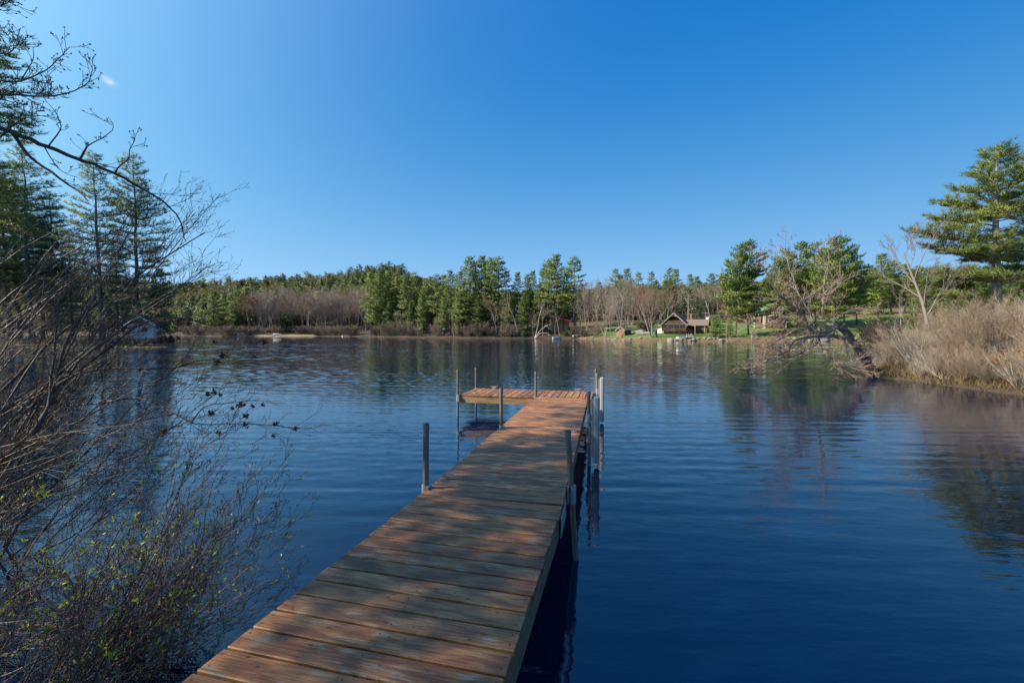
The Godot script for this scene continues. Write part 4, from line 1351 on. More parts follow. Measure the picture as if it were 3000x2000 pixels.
func rake(parent: Node3D, half: float, eave: float, ridge: float, z: float, over: float, m: Material, along_x := false, cx := 0.0) -> void:
	var rise := ridge - eave
	var drop := over * rise / half
	for s in [-1, 1]:
		var a := Vector2(0, ridge)
		var b := Vector2(s * (half + over), eave - drop)
		var d := (b - a)
		var mid := (a + b) * 0.5 + Vector2(0, -0.08)
		var mb := MB.new()
		if along_x:
			mb.box(Transform3D(Basis(Vector3(1, 0, 0), -atan2(d.y, d.x)), Vector3(z, mid.y, cx + mid.x)), Vector3(0.06, 0.24, d.length()), 0.005, Color.WHITE)
		else:
			mb.box(Transform3D(Basis(Vector3(0, 0, 1), atan2(d.y, d.x)), Vector3(mid.x, mid.y, z)), Vector3(d.length(), 0.24, 0.06), 0.005, Color.WHITE)
		part("trim_board", mb.mesh(m), parent)

func window(parent: Node3D, c: Vector3, w: float, h: float, m: Material, side := false) -> void:
	var b := Basis(Vector3.UP, PI / 2) if side else Basis()
	var f := boxpart("window", parent, c, Vector3(w + 0.16, h + 0.16, 0.08), m, b)
	boxpart("pane", f, b * Vector3(0, 0, 0.035), Vector3(w, h, 0.03), M.glass, b, 0.0)

func wood_tex(sd: int, lo: float, hi: float) -> ImageTexture:
	return grey_tex(256, 0.06, 4, sd, lo, hi)

func make_buildings() -> void:
	M.brown = mat(0.085, 0.052, 0.038, 0.85)
	M.olive = mat(0.105, 0.08, 0.05, 0.85)
	M.cream = mat(0.27, 0.235, 0.20, 0.7)
	M.white = mat(0.74, 0.74, 0.74, 0.6)
	M.whitewash = mat(0.42, 0.43, 0.45, 0.8)
	M.shingle = mat(0.06, 0.052, 0.05, 0.9)
	M.shingle2 = mat(0.15, 0.125, 0.11, 0.9)
	for k in ["brown", "olive", "shingle", "shingle2"]:
		M[k].albedo_texture = wood_tex(k.length() + 3, 0.7, 1.25)
		M[k].uv1_triplanar = true
		M[k].uv1_scale = Vector3(0.8, 3.0, 0.8)
	M.glass = mat(0.03, 0.035, 0.04, 0.06)
	M.glass.metallic_specular = 0.8
	M.stone = mat(0.23, 0.215, 0.195, 0.9)
	M.stone.albedo_texture = wood_tex(20, 0.55, 1.3)
	M.stone.uv1_triplanar = true
	M.stone.uv1_scale = Vector3.ONE * 1.1
	M.brick = mat(0.26, 0.11, 0.075, 0.9)
	M.red = mat(0.62, 0.06, 0.045, 0.5)
	M.tan = mat(0.42, 0.25, 0.14, 0.8)
	M.post = mat(0.17, 0.105, 0.075, 0.8)
	M.house_brown = mat(0.15, 0.085, 0.06, 0.85)
	M.board = mat(0.22, 0.17, 0.14, 0.85)
	M.door = mat(0.27, 0.135, 0.08, 0.8)
	M.grey_metal = mat(0.45, 0.46, 0.48, 0.5)
	M.green_roof = mat(0.10, 0.2, 0.16, 0.6)
	M.teal_white = mat(0.62, 0.66, 0.7, 0.5)
	# the brown cabin
	var p := stand(1975, 127)
	var h := thing("cabin", "dark brown chalet cabin with cream gable trim and porch windows on the lawn", "house", p, deg_to_rad(-32))
	boxpart("foundation", h, Vector3(0, 0.1, -4.6), Vector3(6.3, 1.4, 8.4), M.stone)
	boxpart("deck_floor", h, Vector3(0.2, 0.95, -0.6), Vector3(7.2, 0.18, 2.6), M.brown)
	for k in 5:
		boxpart("deck_post", h, Vector3(-3.2 + k * 1.65, 0.25, 0.55), Vector3(0.16, 1.3, 0.16), M.brown)
	boxpart("wall", h, Vector3(0, 1.95, -5.3), Vector3(6.7, 2.1, 8.0), M.brown)
	prism("gable_wall", h, [Vector2(-3.35, 3.0), Vector2(3.35, 3.0), Vector2(0, 6.2)], -1.7, -8.9, M.brown)
	boxpart("porch_wall", h, Vector3(0, 1.35, 0.55), Vector3(6.8, 0.75, 0.1), M.brown)
	boxpart("porch_beam", h, Vector3(0, 2.95, 0.5), Vector3(6.9, 0.26, 0.22), M.post)
	for k in 5:
		boxpart("porch_post", h, Vector3(-3.32 + k * 1.66, 2.3, 0.5), Vector3(0.14, 1.2, 0.14), M.post)
	for k in 4:
		window(h, Vector3(-2.49 + k * 1.66, 2.27, 0.45), 1.36, 1.0, M.brown)
	prism("balcony_wall", h, [Vector2(-3.1, 3.08), Vector2(3.1, 3.08), Vector2(2.35, 3.85), Vector2(-2.35, 3.85)], 0.4, 0.5, M.brown)
	boxpart("balcony_rail", h, Vector3(0, 3.9, 0.46), Vector3(4.9, 0.1, 0.14), M.post)
	prism("gable_top", h, [Vector2(-0.95, 5.2), Vector2(0.95, 5.2), Vector2(0, 6.12)], 0.35, 0.45, M.cream)
	window(h, Vector3(-0.7, 4.3, -1.66), 0.9, 1.1, M.brown)
	window(h, Vector3(0.7, 4.3, -1.66), 0.9, 1.1, M.brown)
	roof_pair(h, 3.4, 3.0, 6.25, 0.75, -9.3, 0.55, M.shingle)
	rake(h, 3.4, 3.0, 6.25, 0.8, 0.55, M.cream)
	boxpart("ell_wall", h, Vector3(5.85, 1.2, -6.2), Vector3(5.0, 3.0, 5.2), M.olive)
	var eg := prism("ell_gable", h, [Vector2(-2.6, 2.7), Vector2(2.6, 2.7), Vector2(0, 4.25)], -0.05, 0.05, M.olive)
	eg.transform = Transform3D(Basis(Vector3.UP, PI / 2), Vector3(8.32, 0, -6.2))
	roof_pair(h, 2.6, 2.7, 4.3, 0.3, 8.8, 0.5, M.shingle2, true, -6.2)
	rake(h, 2.6, 2.7, 4.3, 8.83, 0.5, M.brown, true, -6.2)
	for k in 3:
		window(h, Vector3(8.36, 1.7, -7.8 + k * 1.6), 0.6, 1.0, M.olive, true)
	window(h, Vector3(6.2, 1.6, -3.56), 1.1, 1.1, M.brown)
	boxpart("porch_roof", h, Vector3(4.6, 2.75, -1.6), Vector3(2.9, 0.14, 4.2), M.shingle2, Basis(Vector3(0, 0, 1), -0.25))
	boxpart("trim_board", h, Vector3(4.6, 2.68, 0.52), Vector3(2.95, 0.2, 0.07), M.cream, Basis(Vector3(0, 0, 1), -0.25))
	for q in [Vector3(5.8, 1.1, 0.3), Vector3(7.9, 1.1, -2.6)]:
		boxpart("porch_post", h, q, Vector3(0.16, 2.6, 0.16), M.tan)
	for k in 5:
		boxpart("stair_step", h, Vector3(4.2 + k * 0.3, 0.85 - k * 0.2, 0.9), Vector3(0.34, 0.08, 1.0), M.brown)
	boxpart("stair_rail", h, Vector3(4.8, 1.1, 1.42), Vector3(1.9, 0.08, 0.06), M.brown, Basis(Vector3(0, 0, 1), -0.58))
	boxpart("chimney", h, Vector3(3.6, 4.9, -6.4), Vector3(0.55, 2.4, 0.55), M.brick)
	boxpart("side_room", h, Vector3(-4.3, 0.9, -3.4), Vector3(1.9, 2.2, 2.6), M.white)
	boxpart("side_roof", h, Vector3(-4.35, 2.1, -3.4), Vector3(2.3, 0.14, 3.0), M.shingle2, Basis(Vector3(0, 0, 1), 0.22))
	var an := MB.new()
	an.tube(PackedVector3Array([Vector3(7.6, 3.9, -6.5), Vector3(7.6, 6.4, -6.5)]), PackedFloat32Array([0.05, 0.04]), 6, Color.WHITE)
	for k in 7:
		an.tube(PackedVector3Array([Vector3(6.7 + k * 0.28, 6.2, -7.1), Vector3(6.7 + k * 0.28, 6.2, -5.9)]), PackedFloat32Array([0.02, 0.02]), 4, Color.WHITE)
	an.tube(PackedVector3Array([Vector3(6.5, 6.2, -6.5), Vector3(8.6, 6.2, -6.5)]), PackedFloat32Array([0.04, 0.04]), 5, Color.WHITE)
	part("antenna", an.mesh(M.grey_metal), h)
	var dm := SphereMesh.new()
	dm.radius = 0.5
	dm.height = 0.3
	dm.is_hemisphere = true
	dm.material = M.grey_metal
	part("satellite_dish", dm, h, Transform3D(Basis(Vector3(1, 0, 0), 1.2), Vector3(8.3, 4.6, -5.9)))
	# shed
	p = stand(1818, 133)
	var s := thing("shed", "small grey-brown garden shed with double doors near the shore trees", "shed", p, deg_to_rad(-35))
	boxpart("wall", s, Vector3(0, 0.85, -2.75), Vector3(2.7, 2.1, 5.5), M.olive)
	prism("gable", s, [Vector2(-1.35, 1.9), Vector2(1.35, 1.9), Vector2(0, 2.85)], 0.0, -5.5, M.board)
	boxpart("front_boards", s, Vector3(0, 0.85, 0.02), Vector3(2.66, 2.06, 0.04), M.board)
	for k in [-1, 1]:
		var d := boxpart("door", s, Vector3(k * 0.56, 0.75, 0.06), Vector3(1.08, 1.75, 0.05), M.door)
		boxpart("brace", d, Vector3(0, 0, 0.04), Vector3(0.09, 1.9, 0.03), M.tan, Basis(Vector3(0, 0, 1), k * 0.5))
	roof_pair(s, 1.35, 1.9, 2.9, 0.35, -5.8, 0.3, M.shingle2)
	rake(s, 1.35, 1.9, 2.9, 0.38, 0.3, M.cream)
	# cabin under the red roof
	p = stand(1640, 174)
	var rc := thing("red_roof_cabin", "wooden cabin with a sloping red metal roof half hidden among pines", "house", p, 0.15)
	var lift := 8.1 - p.y
	boxpart("wall", rc, Vector3(0, lift * 0.5 - 0.8, -3), Vector3(7.0, lift + 0.4, 5.5), M.tan)
	boxpart("roof", rc, Vector3(0.2, lift, -2.6), Vector3(8.6, 0.16, 7.4), M.red, Basis(Vector3(0, 0, 1), -0.23) * Basis(Vector3(1, 0, 0), 0.16))
	window(rc, Vector3(-0.6, lift - 1.7, -0.2), 0.9, 1.0, M.brown)
	window(rc, Vector3(1.6, lift - 2.0, -0.2), 0.9, 1.0, M.brown)
	# white-trimmed house
	p = stand(2272, 137)
	var w := thing("white_trimmed_house", "brown house with white gable trim and balcony seen behind the leaning tree", "house", p, deg_to_rad(-14))
	var top := EYE + (HORIZON - 888.0) / FPX * 137.0 - p.y
	boxpart("wall", w, Vector3(0, (top - 2.4) * 0.5 - 0.3, -4), Vector3(6.0, top - 1.8, 8), M.house_brown)
	prism("gable", w, [Vector2(-3.0, top - 2.2), Vector2(3.0, top - 2.2), Vector2(0, top)], 0.0, -8.0, M.house_brown)
	roof_pair(w, 3.0, top - 2.2, top, 0.5, -8.5, 0.5, M.green_roof)
	rake(w, 3.0, top - 2.2, top, 0.54, 0.5, M.white)
	for q in [-3.0, 3.0]:
		boxpart("corner_board", w, Vector3(q, (top - 2.2) * 0.5, 0.02), Vector3(0.22, top - 2.2, 0.1), M.white)
	boxpart("balcony", w, Vector3(0.2, top - 4.0, 0.6), Vector3(4.6, 0.16, 1.2), M.white)
	boxpart("balcony_rail", w, Vector3(0.2, top - 3.1, 1.15), Vector3(4.6, 0.1, 0.06), M.white)
	for k in 9:
		boxpart("baluster", w, Vector3(-2.0 + k * 0.55, top - 3.55, 1.15), Vector3(0.07, 0.9, 0.05), M.white)
	window(w, Vector3(-0.2, top - 2.7, 0.0), 1.5, 1.6, M.white)
	window(w, Vector3(1.6, top - 2.8, 0.0), 0.7, 1.2, M.white)
	window(w, Vector3(-1.5, top - 5.4, 0.0), 1.0, 1.0, M.white)
	window(w, Vector3(1.3, top - 5.4, 0.0), 1.0, 1.0, M.white)
	boxpart("porch", w, Vector3(-4.6, top - 3.2, -1.5), Vector3(3.2, 0.15, 3.0), M.green_roof, Basis(Vector3(0, 0, 1), 0.15))
	for q in [-6.0, -3.4]:
		boxpart("porch_post", w, Vector3(q, (top - 3.4) * 0.5, -0.2), Vector3(0.16, top - 3.4, 0.16), M.white)
	# boathouse on the spit
	p = stand(412, 69.0)
	p.y += 0.75
	var b := thing("boathouse", "small whitewashed boathouse with dark gable on the pine spit", "shed", p, deg_to_rad(24))
	boxpart("footing", b, Vector3(0, -0.75, -1.7), Vector3(3.2, 1.2, 3.5), M.stone)
	boxpart("wall", b, Vector3(0, 1.0, -1.7), Vector3(3.3, 2.4, 3.6), M.whitewash)
	for k in 11:
		boxpart("siding_board", b, Vector3(0, 0.02 + k * 0.2, 0.115), Vector3(3.32, 0.18, 0.03), M.whitewash, Basis(Vector3(1, 0, 0), -0.05), 0.003)
	prism("gable", b, [Vector2(-1.65, 2.2), Vector2(1.65, 2.2), Vector2(0, 3.35)], 0.1, -3.5, M.shingle)
	roof_pair(b, 1.65, 2.2, 3.4, 0.4, -3.8, 0.35, M.shingle)
	rake(b, 1.65, 2.2, 3.4, 0.43, 0.35, M.teal_white)
	for k in 7:
		boxpart("side_slat", b, Vector3(-1.72, 1.1, -0.2 - k * 0.5), Vector3(0.05, 2.1, 0.16), M.whitewash)
	window(b, Vector3(0.5, 1.3, 0.1), 0.7, 0.8, M.whitewash)
	# utility pole
	p = stand(2016, 166)
	var up := thing("utility_pole", "tall weathered utility pole behind the cabin", "pole", p)
	var pm := MB.new()
	var ph := EYE + (HORIZON - 862.0) / FPX * 166.0 - p.y
	pm.tube(PackedVector3Array([Vector3(0, -0.5, 0), Vector3(0, ph * 0.5, 0), Vector3(0, ph, 0)]), PackedFloat32Array([0.17, 0.15, 0.12]), 8, Color(0.3, 0.26, 0.22))
	part("shaft", pm.mesh(M.bark), up)
	boxpart("crossarm", up, Vector3(0, ph - 0.7, 0), Vector3(2.0, 0.14, 0.12), M.tan)
	# driveway
	var dr := MB.new()
	var prev := []
	for q in [[1868, 1910, 133], [1862, 1900, 138], [1860, 1893, 143], [1872, 1899, 149], [1890, 1910, 156], [1912, 1927, 164], [1935, 1946, 172], [1965, 1972, 180]]:
		var row := []
		for e in 5:
			var pt := stand(lerpf(q[0], q[1], e / 4.0), q[2])
			row.append(pt + Vector3(0, 0.12, 0))
		if prev:
			for e in 4:
				dr.flat(prev[e], prev[e + 1], row[e + 1], row[e], Vector3.UP, Color.WHITE)
		prev = row
	var dm2 := mat(0.30, 0.29, 0.28, 0.95)
	dm2.albedo_texture = wood_tex(31, 0.75, 1.15)
	dm2.uv1_triplanar = true
	structure("driveway", dr.mesh(dm2), "pale gravel driveway beside the shed")
	small_things()

func rock_mesh(sd: int) -> ArrayMesh:
	var r := RandomNumberGenerator.new()
	r.seed = sd
	var q := FastNoiseLite.new()
	q.seed = sd
	q.frequency = 0.9
	var sp := SphereMesh.new()
	sp.radial_segments = 12
	sp.rings = 7
	var a := sp.get_mesh_arrays()
	var v: PackedVector3Array = a[Mesh.ARRAY_VERTEX]
	for k in v.size():
		var d := v[k].normalized()
		v[k] = d * (0.5 + 0.28 * q.get_noise_3dv(d * 1.6) + 0.1 * q.get_noise_3dv(d * 4.0)) * Vector3(1, 0.75, 1)
	a[Mesh.ARRAY_VERTEX] = v
	var st := SurfaceTool.new()
	st.create_from_arrays(a)
	st.generate_normals()
	var m := st.commit()
	m.surface_set_material(0, M.stone)
	return m

func hull(parent: Node3D, len: float, wid: float, high: float, m: Material, flip := false) -> void:
	var mb := MB.new()
	var rows := []
	for k in 9:
		var s := k / 8.0
		var wd := wid * 0.5 * (0.82 + 0.5 * s - 1.32 * pow(s, 3.2)) if s < 1.0 else 0.0
		wd = maxf(wd, 0.01)
		var row := []
		for e in 7:
			var a := e / 6.0 * PI
			row.append(Vector3(len * (s - 0.5) + 0.12 * high * sin(a) * -s, (high * (0.25 * s * s)) + high * (1.0 - pow(absf(sin(a)), 0.7)) * 1.0, wd * cos(a)))
		rows.append(row)
	for k in 8:
		for e in 6:
			var mid: Vector3 = (rows[k][e] + rows[k + 1][e + 1]) * 0.5
			mb.flat(rows[k][e], rows[k][e + 1], rows[k + 1][e + 1], rows[k + 1][e], Vector3(0, mid.y - high, mid.z), Color.WHITE)
	for e in range(1, 6):
		mb.face(rows[0][0], rows[0][e], rows[0][e + 1], Vector3(-1, 0, 0), Color.WHITE)
	var o := part("hull", mb.mesh(m), parent)
	if flip:
		o.transform = Transform3D(Basis(Vector3.RIGHT, PI), Vector3(0, high * 1.1, 0))
	else:
		for k in 2:
			boxpart("thwart", parent, Vector3(-len * 0.2 + k * len * 0.3, high * 0.85, 0), Vector3(0.25, 0.05, wid * 0.9), m)

func small_things() -> void:
	rng.seed = 808
	var p := at(1631, 992, 155.0)
	var bt := thing("rowboat", "pale blue rowboat moored in shade below the red-roofed cabin", "boat", Vector3(p.x, -0.12, -154.5), 0.15)
	hull(bt, 3.0, 1.3, 0.75, mat(0.42, 0.6, 0.7, 0.4))
	p = stand(1690, 150.5)
	var rf := thing("swim_raft", "low white wooden raft on the shaded bank beside the rowboat", "raft", p + Vector3(0, 0.45, 0), 0.1)
	for k in 5:
		boxpart("board", rf, Vector3(0, 0.25, -0.6 + k * 0.3), Vector3(3.0, 0.05, 0.27), M.white)
	for k in 3:
		boxpart("joist", rf, Vector3(-1.3 + k * 1.3, 0.0, 0), Vector3(0.12, 0.46, 1.4), M.grey_metal)
	var ld := stand(2007, 116.6)
	var wd := thing("dock_section", "white dock section with upright posts lying on the rocky lawn shore", "dock section", ld + Vector3(0, 0.1, 0), 0.1)
	for k in 4:
		boxpart("board", wd, Vector3(0, 0.34, -0.5 + k * 0.33), Vector3(4.4, 0.07, 0.3), M.white)
	boxpart("float_box", wd, Vector3(-1.2, 0.08, 0), Vector3(1.9, 0.4, 1.2), M.white)
	for k in 4:
		boxpart("post", wd, Vector3(0.4 + k * 0.5, 0.8, 0.2), Vector3(0.07, 0.9, 0.07), M.white, Basis(Vector3(0, 0, 1), 0.2 * (1 if k % 2 else -1)))
	var lad := stand(2205, 113.8)
	var lr := thing("dock_ladder", "grey metal steps leading from the bank into the water", "ladder", lad + Vector3(0, -0.2, 0.6))
	for k in 6:
		boxpart("rung", lr, Vector3(0, 0.25 + k * 0.3, -0.05 * k), Vector3(1.0, 0.06, 0.14), M.grey_metal)
	for k in [-1, 1]:
		boxpart("rail", lr, Vector3(k * 0.52, 0.95, -0.14), Vector3(0.06, 2.0, 0.06), M.grey_metal, Basis(Vector3(1, 0, 0), -0.16))
	var sp := stand(1922, 121)
	var stp := thing("stump", "dark tree stump on the lawn by the shore", "stump", sp)
	var sm := MB.new()
	sm.tube(PackedVector3Array([Vector3(0, -0.2, 0), Vector3(0, 0.3, 0), Vector3(0.05, 1.5, 0)]), PackedFloat32Array([0.5, 0.36, 0.3]), 10, Color(0.12, 0.09, 0.07), 0.12)
	part("wood", sm.mesh(M.bark), stp)
	var bp := at(1003, 986, 226.0)
	var by := thing("buoy", "small white mooring buoy off the far shore", "buoy", Vector3(bp.x, 0, -226))
	var sph := SphereMesh.new()
	sph.radius = 0.4
	sph.height = 0.8
	sph.material = M.white
	part("float", sph, by)
	boxpart("collar", by, Vector3(0, 0.42, 0), Vector3(0.16, 0.3, 0.16), M.grey_metal)
	for q in [[812, 252.5, 0.1, "grey overturned boat drawn up on the sand beach"], [700, 249.5, 0.7, "small pale boat at the reedy end of the beach"]]:
		var o := thing("beached_boat", q[3], "boat", stand(q[0], q[1]), q[2])
		hull(o, 4.6 if q[0] > 750 else 2.0, 1.5 if q[0] > 750 else 0.9, 0.8 if q[0] > 750 else 0.5, M.grey_metal if q[0] > 750 else M.white, true)
	# shore rocks
	var rm := [rock_mesh(1), rock_mesh(2), rock_mesh(3), rock_mesh(4)]
	for k in 58:
		var px := rng.randf_range(1960, 2140) if k < 26 else rng.randf_range(2280, 2520) if k < 44 else rng.randf_range(1700, 1960)
		var x := 0.0
		var f := 0.0
		f = 100.0
		x = shore_x(px, f)
		while sd_lake(x, f) < 0.15 and f < 170.0:
			f += 0.5
			x = shore_x(px, f)
		f += rng.randf_range(-0.8, 1.2)
		var s := rng.randf_range(0.5, 1.5) if k < 44 else rng.randf_range(0.35, 0.9)
		var o := thing("boulder", "pale grey boulder in the row along the lawn shore", "rock", Vector3(x, maxf(ground(x, f), -0.05) + 0.05 * s, -f), rng.randf() * TAU, "boulders along the lawn shore")
		var q := part("stone", rm[k % 4], o)
		q.scale = Vector3(s * rng.randf_range(0.9, 1.5), s, s)
	for q in [[2552, 93, 1.8], [2410, 107, 2.2]]:
		var pt := stand(q[0], q[1])
		pt.y = 0.1
		var o := thing("boulder", "large flat boulder at the water where the lawn shore turns" if q[0] > 2500 else "large dark boulder by the water behind the leaning tree", "rock", pt)
		part("stone", rm[1], o).scale = Vector3(q[2] * 1.8, q[2], q[2])
	# dry stone wall behind the cabin
	var wl := thing("stone_wall", "long dry stone wall along the top of the lawn", "wall", stand(1860, 183))
	var inv := wl.transform.affine_inverse()
	var st := SurfaceTool.new()
	for k in 150:
		var px := lerpf(1720, 1975, k / 150.0)
		var d := 183.0 - (px - 1720.0) * 0.02
		var pt := stand(px, d)
		var sc := rng.randf_range(0.55, 1.1)
		st.append_from(rm[k % 4], 0, inv * Transform3D(Basis(Vector3.UP, rng.randf() * TAU).scaled(Vector3(sc, sc, sc)), pt + Vector3(0, 0.25 + rng.randf() * 0.5, rng.randf_range(-0.3, 0.3))))
	var wm := st.commit()
	wm.surface_set_material(0, M.stone)
	part("stones", wm, wl).set_meta("kind", "stuff")
	# white dead limbs bent over the water
	var r := RandomNumberGenerator.new()
	r.seed = 5
	var base := at(1568, 990, 157)
	base.y = 0.1
	var dl := thing("fallen_branch", "bleached white dead branches arching over the water below the pines", "branch", base)
	var dinv := dl.transform.affine_inverse()
	var o2 := {"levels": 1, "segs": [3, 2], "up": [0.0, 0.0], "wobble": 0.2, "taper": 0.8, "thin": 0.03, "sides": [4, 3], "kids": [2], "from": [0.3], "ang": 0.7, "ratio": 0.5, "thick": 0.6, "col": Color(0.5, 0.48, 0.45), "col2": Color(0.4, 0.38, 0.35), "dense": 0.7, "start": 0.3, "twig": 1.2, "pull": Vector3.ZERO}
	var tips := PackedVector3Array()
	for path in [[[1566, 990, 157], [1575, 978, 157], [1585, 966, 156.5], [1600, 954, 156], [1611, 952, 155.5]], [[1568, 990, 157], [1578, 980, 156.5], [1588, 975, 156], [1602, 977, 155.5], [1612, 980, 155]], [[1566, 990, 157], [1572, 970, 157.5], [1575, 955, 158], [1582, 920, 158.5], [1590, 895, 159]]]:
		var mb := MB.new()
		limb_px(mb, r, path, dinv, 0.13, 0.05, 6, Color(0.55, 0.52, 0.48), o2, tips)
		part("limb", mb.mesh(M.bark), dl)

# ---------------------------------------------------------------- near left bank
func make_stem(mb: MB, lf: MB, r: RandomNumberGenerator, a: Vector3, b: Vector3, rad: float, o: Dictionary) -> void:
	var len := a.distance_to(b)
	var mid := a.lerp(b, r.randf_range(0.35, 0.55)) + Vector3(0, len * r.randf_range(0.02, o.bow), 0) + unit(r) * len * 0.1
	var pts := PackedVector3Array()
	var rads := PackedFloat32Array()
	var n := 12
	var sway := unit(r) * len * 0.024
	for k in n + 1:
		var s := float(k) / n
		pts.push_back(a.lerp(mid, s).lerp(mid.lerp(b, s), s) + sway * sin(s * 8.0 + rad * 900.0) * s + unit(r) * 0.011)
		rads.push_back(rad * (1.0 - 0.86 * s))
	var col := shade_mix(o.col, o.col2, r.randf())
	mb.tube(pts, rads, 5, col)
	var kids := int(len * o.dense)
	for k in kids:
		var s := lerpf(o.start, 1.0, (k + r.randf()) / kids)
		var q := mini(int(s * n), n - 1)
		var t := (pts[q + 1] - pts[q]).normalized()
		var d := (t.rotated(t.cross(unit(r)).normalized(), r.randf_range(0.35, 0.8)) + Vector3(0, 0.12, 0)).normalized()
		twig(mb, lf, r, pts[q].lerp(pts[q + 1], s * n - q), d, o.twig * r.randf_range(0.4, 1.2) * (1.2 - 0.6 * s), maxf(rads[q] * 0.45, 0.0022), 0, o, shade_mix(o.col, o.col2, r.randf()))

func twig(mb: MB, lf: MB, r: RandomNumberGenerator, p: Vector3, d: Vector3, len: float, rad: float, lvl: int, o: Dictionary, col: Color) -> void:
	var n := 4 if lvl == 0 else 3
	var pts := PackedVector3Array([p])
	var rads := PackedFloat32Array([rad])
	for k in n:
		d = (d + unit(r) * 0.17 + o.drift).normalized()
		p += d * (len / n)
		pts.push_back(p)
		rads.push_back(maxf(rad * (1.0 - 0.7 * (k + 1.0) / n), 0.0011))
	mb.tube(pts, rads, 3, col)
	if lvl < 2:
		for k in (o.sub if lvl == 0 else 2):
			var q := r.randi_range(0, n - 1)
			var t := (pts[q + 1] - pts[q]).normalized()
			twig(mb, lf, r, pts[q].lerp(pts[q + 1], r.randf()), t.rotated(t.cross(unit(r)).normalized(), r.randf_range(0.4, 0.85)), len * r.randf_range(0.25, 0.6), maxf(rads[q] * 0.6, 0.0014), lvl + 1, o, col)
	if r.randf() < o.leafy:
		var green := shade_mix(Color(0.2, 0.27, 0.035), Color(0.36, 0.42, 0.07), r.randf())
		for k in r.randi_range(2, 4):
			var c := pts[r.randi_range(1, n)]
			var e := (d * 0.6 + unit(r) * 0.7 + Vector3(0, 0.45, 0)).normalized()
			var s := r.randf_range(0.018, 0.038)
			var w := e.cross(unit(r)).normalized() * s * 0.2
			var nr := w.cross(e).normalized()
			if nr.y < 0.0:
				nr = -nr
			lf.face(c - w * 0.3, c + e * s * 0.5 + w, c + e * s, nr, green)
			lf.face(c - w * 0.3, c + e * s * 0.5 - w, c + e * s, nr, green)
	elif r.randf() < o.budded:
		var c := pts[n]
		for k in 3:
			var e := (d + unit(r) * 0.5).normalized()
			var w := e.cross(unit(r)).normalized() * 0.0035
			lf.face(c - w, c + w, c + e * 0.013, w.cross(e).normalized(), Color(0.10, 0.06, 0.05))

func dried_cluster(parent: Node3D, r: RandomNumberGenerator, p: Vector3, size: float, col: Color) -> void:
	var mb := MB.new()
	for k in 22:
		var d := unit(r)
		var c := p + d * size * r.randf_range(0.1, 0.7)
		var e := (d + unit(r) * 0.8).normalized()
		var w := e.cross(unit(r)).normalized() * size * 0.22
		mb.face(c - w, c + w, c + e * size * 0.6, w.cross(e).normalized(), shade_mix(col, col * 0.6, r.randf()))
		mb.face(c - w, c + w, c - e * size * 0.35, w.cross(e).normalized(), shade_mix(col, col * 0.6, r.randf()))
	part("seed_cluster", mb.mesh(M.dry), parent)

func left_shrub(label: String, base: Vector3, stems: Array, o: Dictionary, sd: int) -> Node3D:
	# stems: [spread round the base, column range, row range, depth range, count, radius]
	var r := RandomNumberGenerator.new()
	r.seed = sd
	var root := thing("shoreline_shrub", label, "shrub", base)
	var inv := root.transform.affine_inverse()
	var lf := MB.new()
	for g in stems:
		for k in g[4]:
			var a := base + Vector3(r.randfn() * g[0].x, 0, r.randfn() * g[0].z)
			a.y = maxf(ground(a.x, -a.z), -0.25) - 0.05
			var dep := r.randf_range(g[3].x, g[3].y)
			var b := at(r.randf_range(g[1].x, g[1].y), r.randf_range(g[2].x, g[2].y), dep)
			b.y = maxf(b.y, 0.12)
			var mb := MB.new()
			make_stem(mb, lf, r, inv * a, inv * b, g[5] * r.randf_range(0.45, 1.05), o.merged({"leafy": o.leafy * (2.4 if r.randf() < 0.4 else 0.1)}, true))
			part("stem", mb.mesh(M.twig), root)
	if lf.v.size() > 0:
		part("leaves", lf.mesh(M.leaf), root).set_meta("kind", "stuff")
	return root

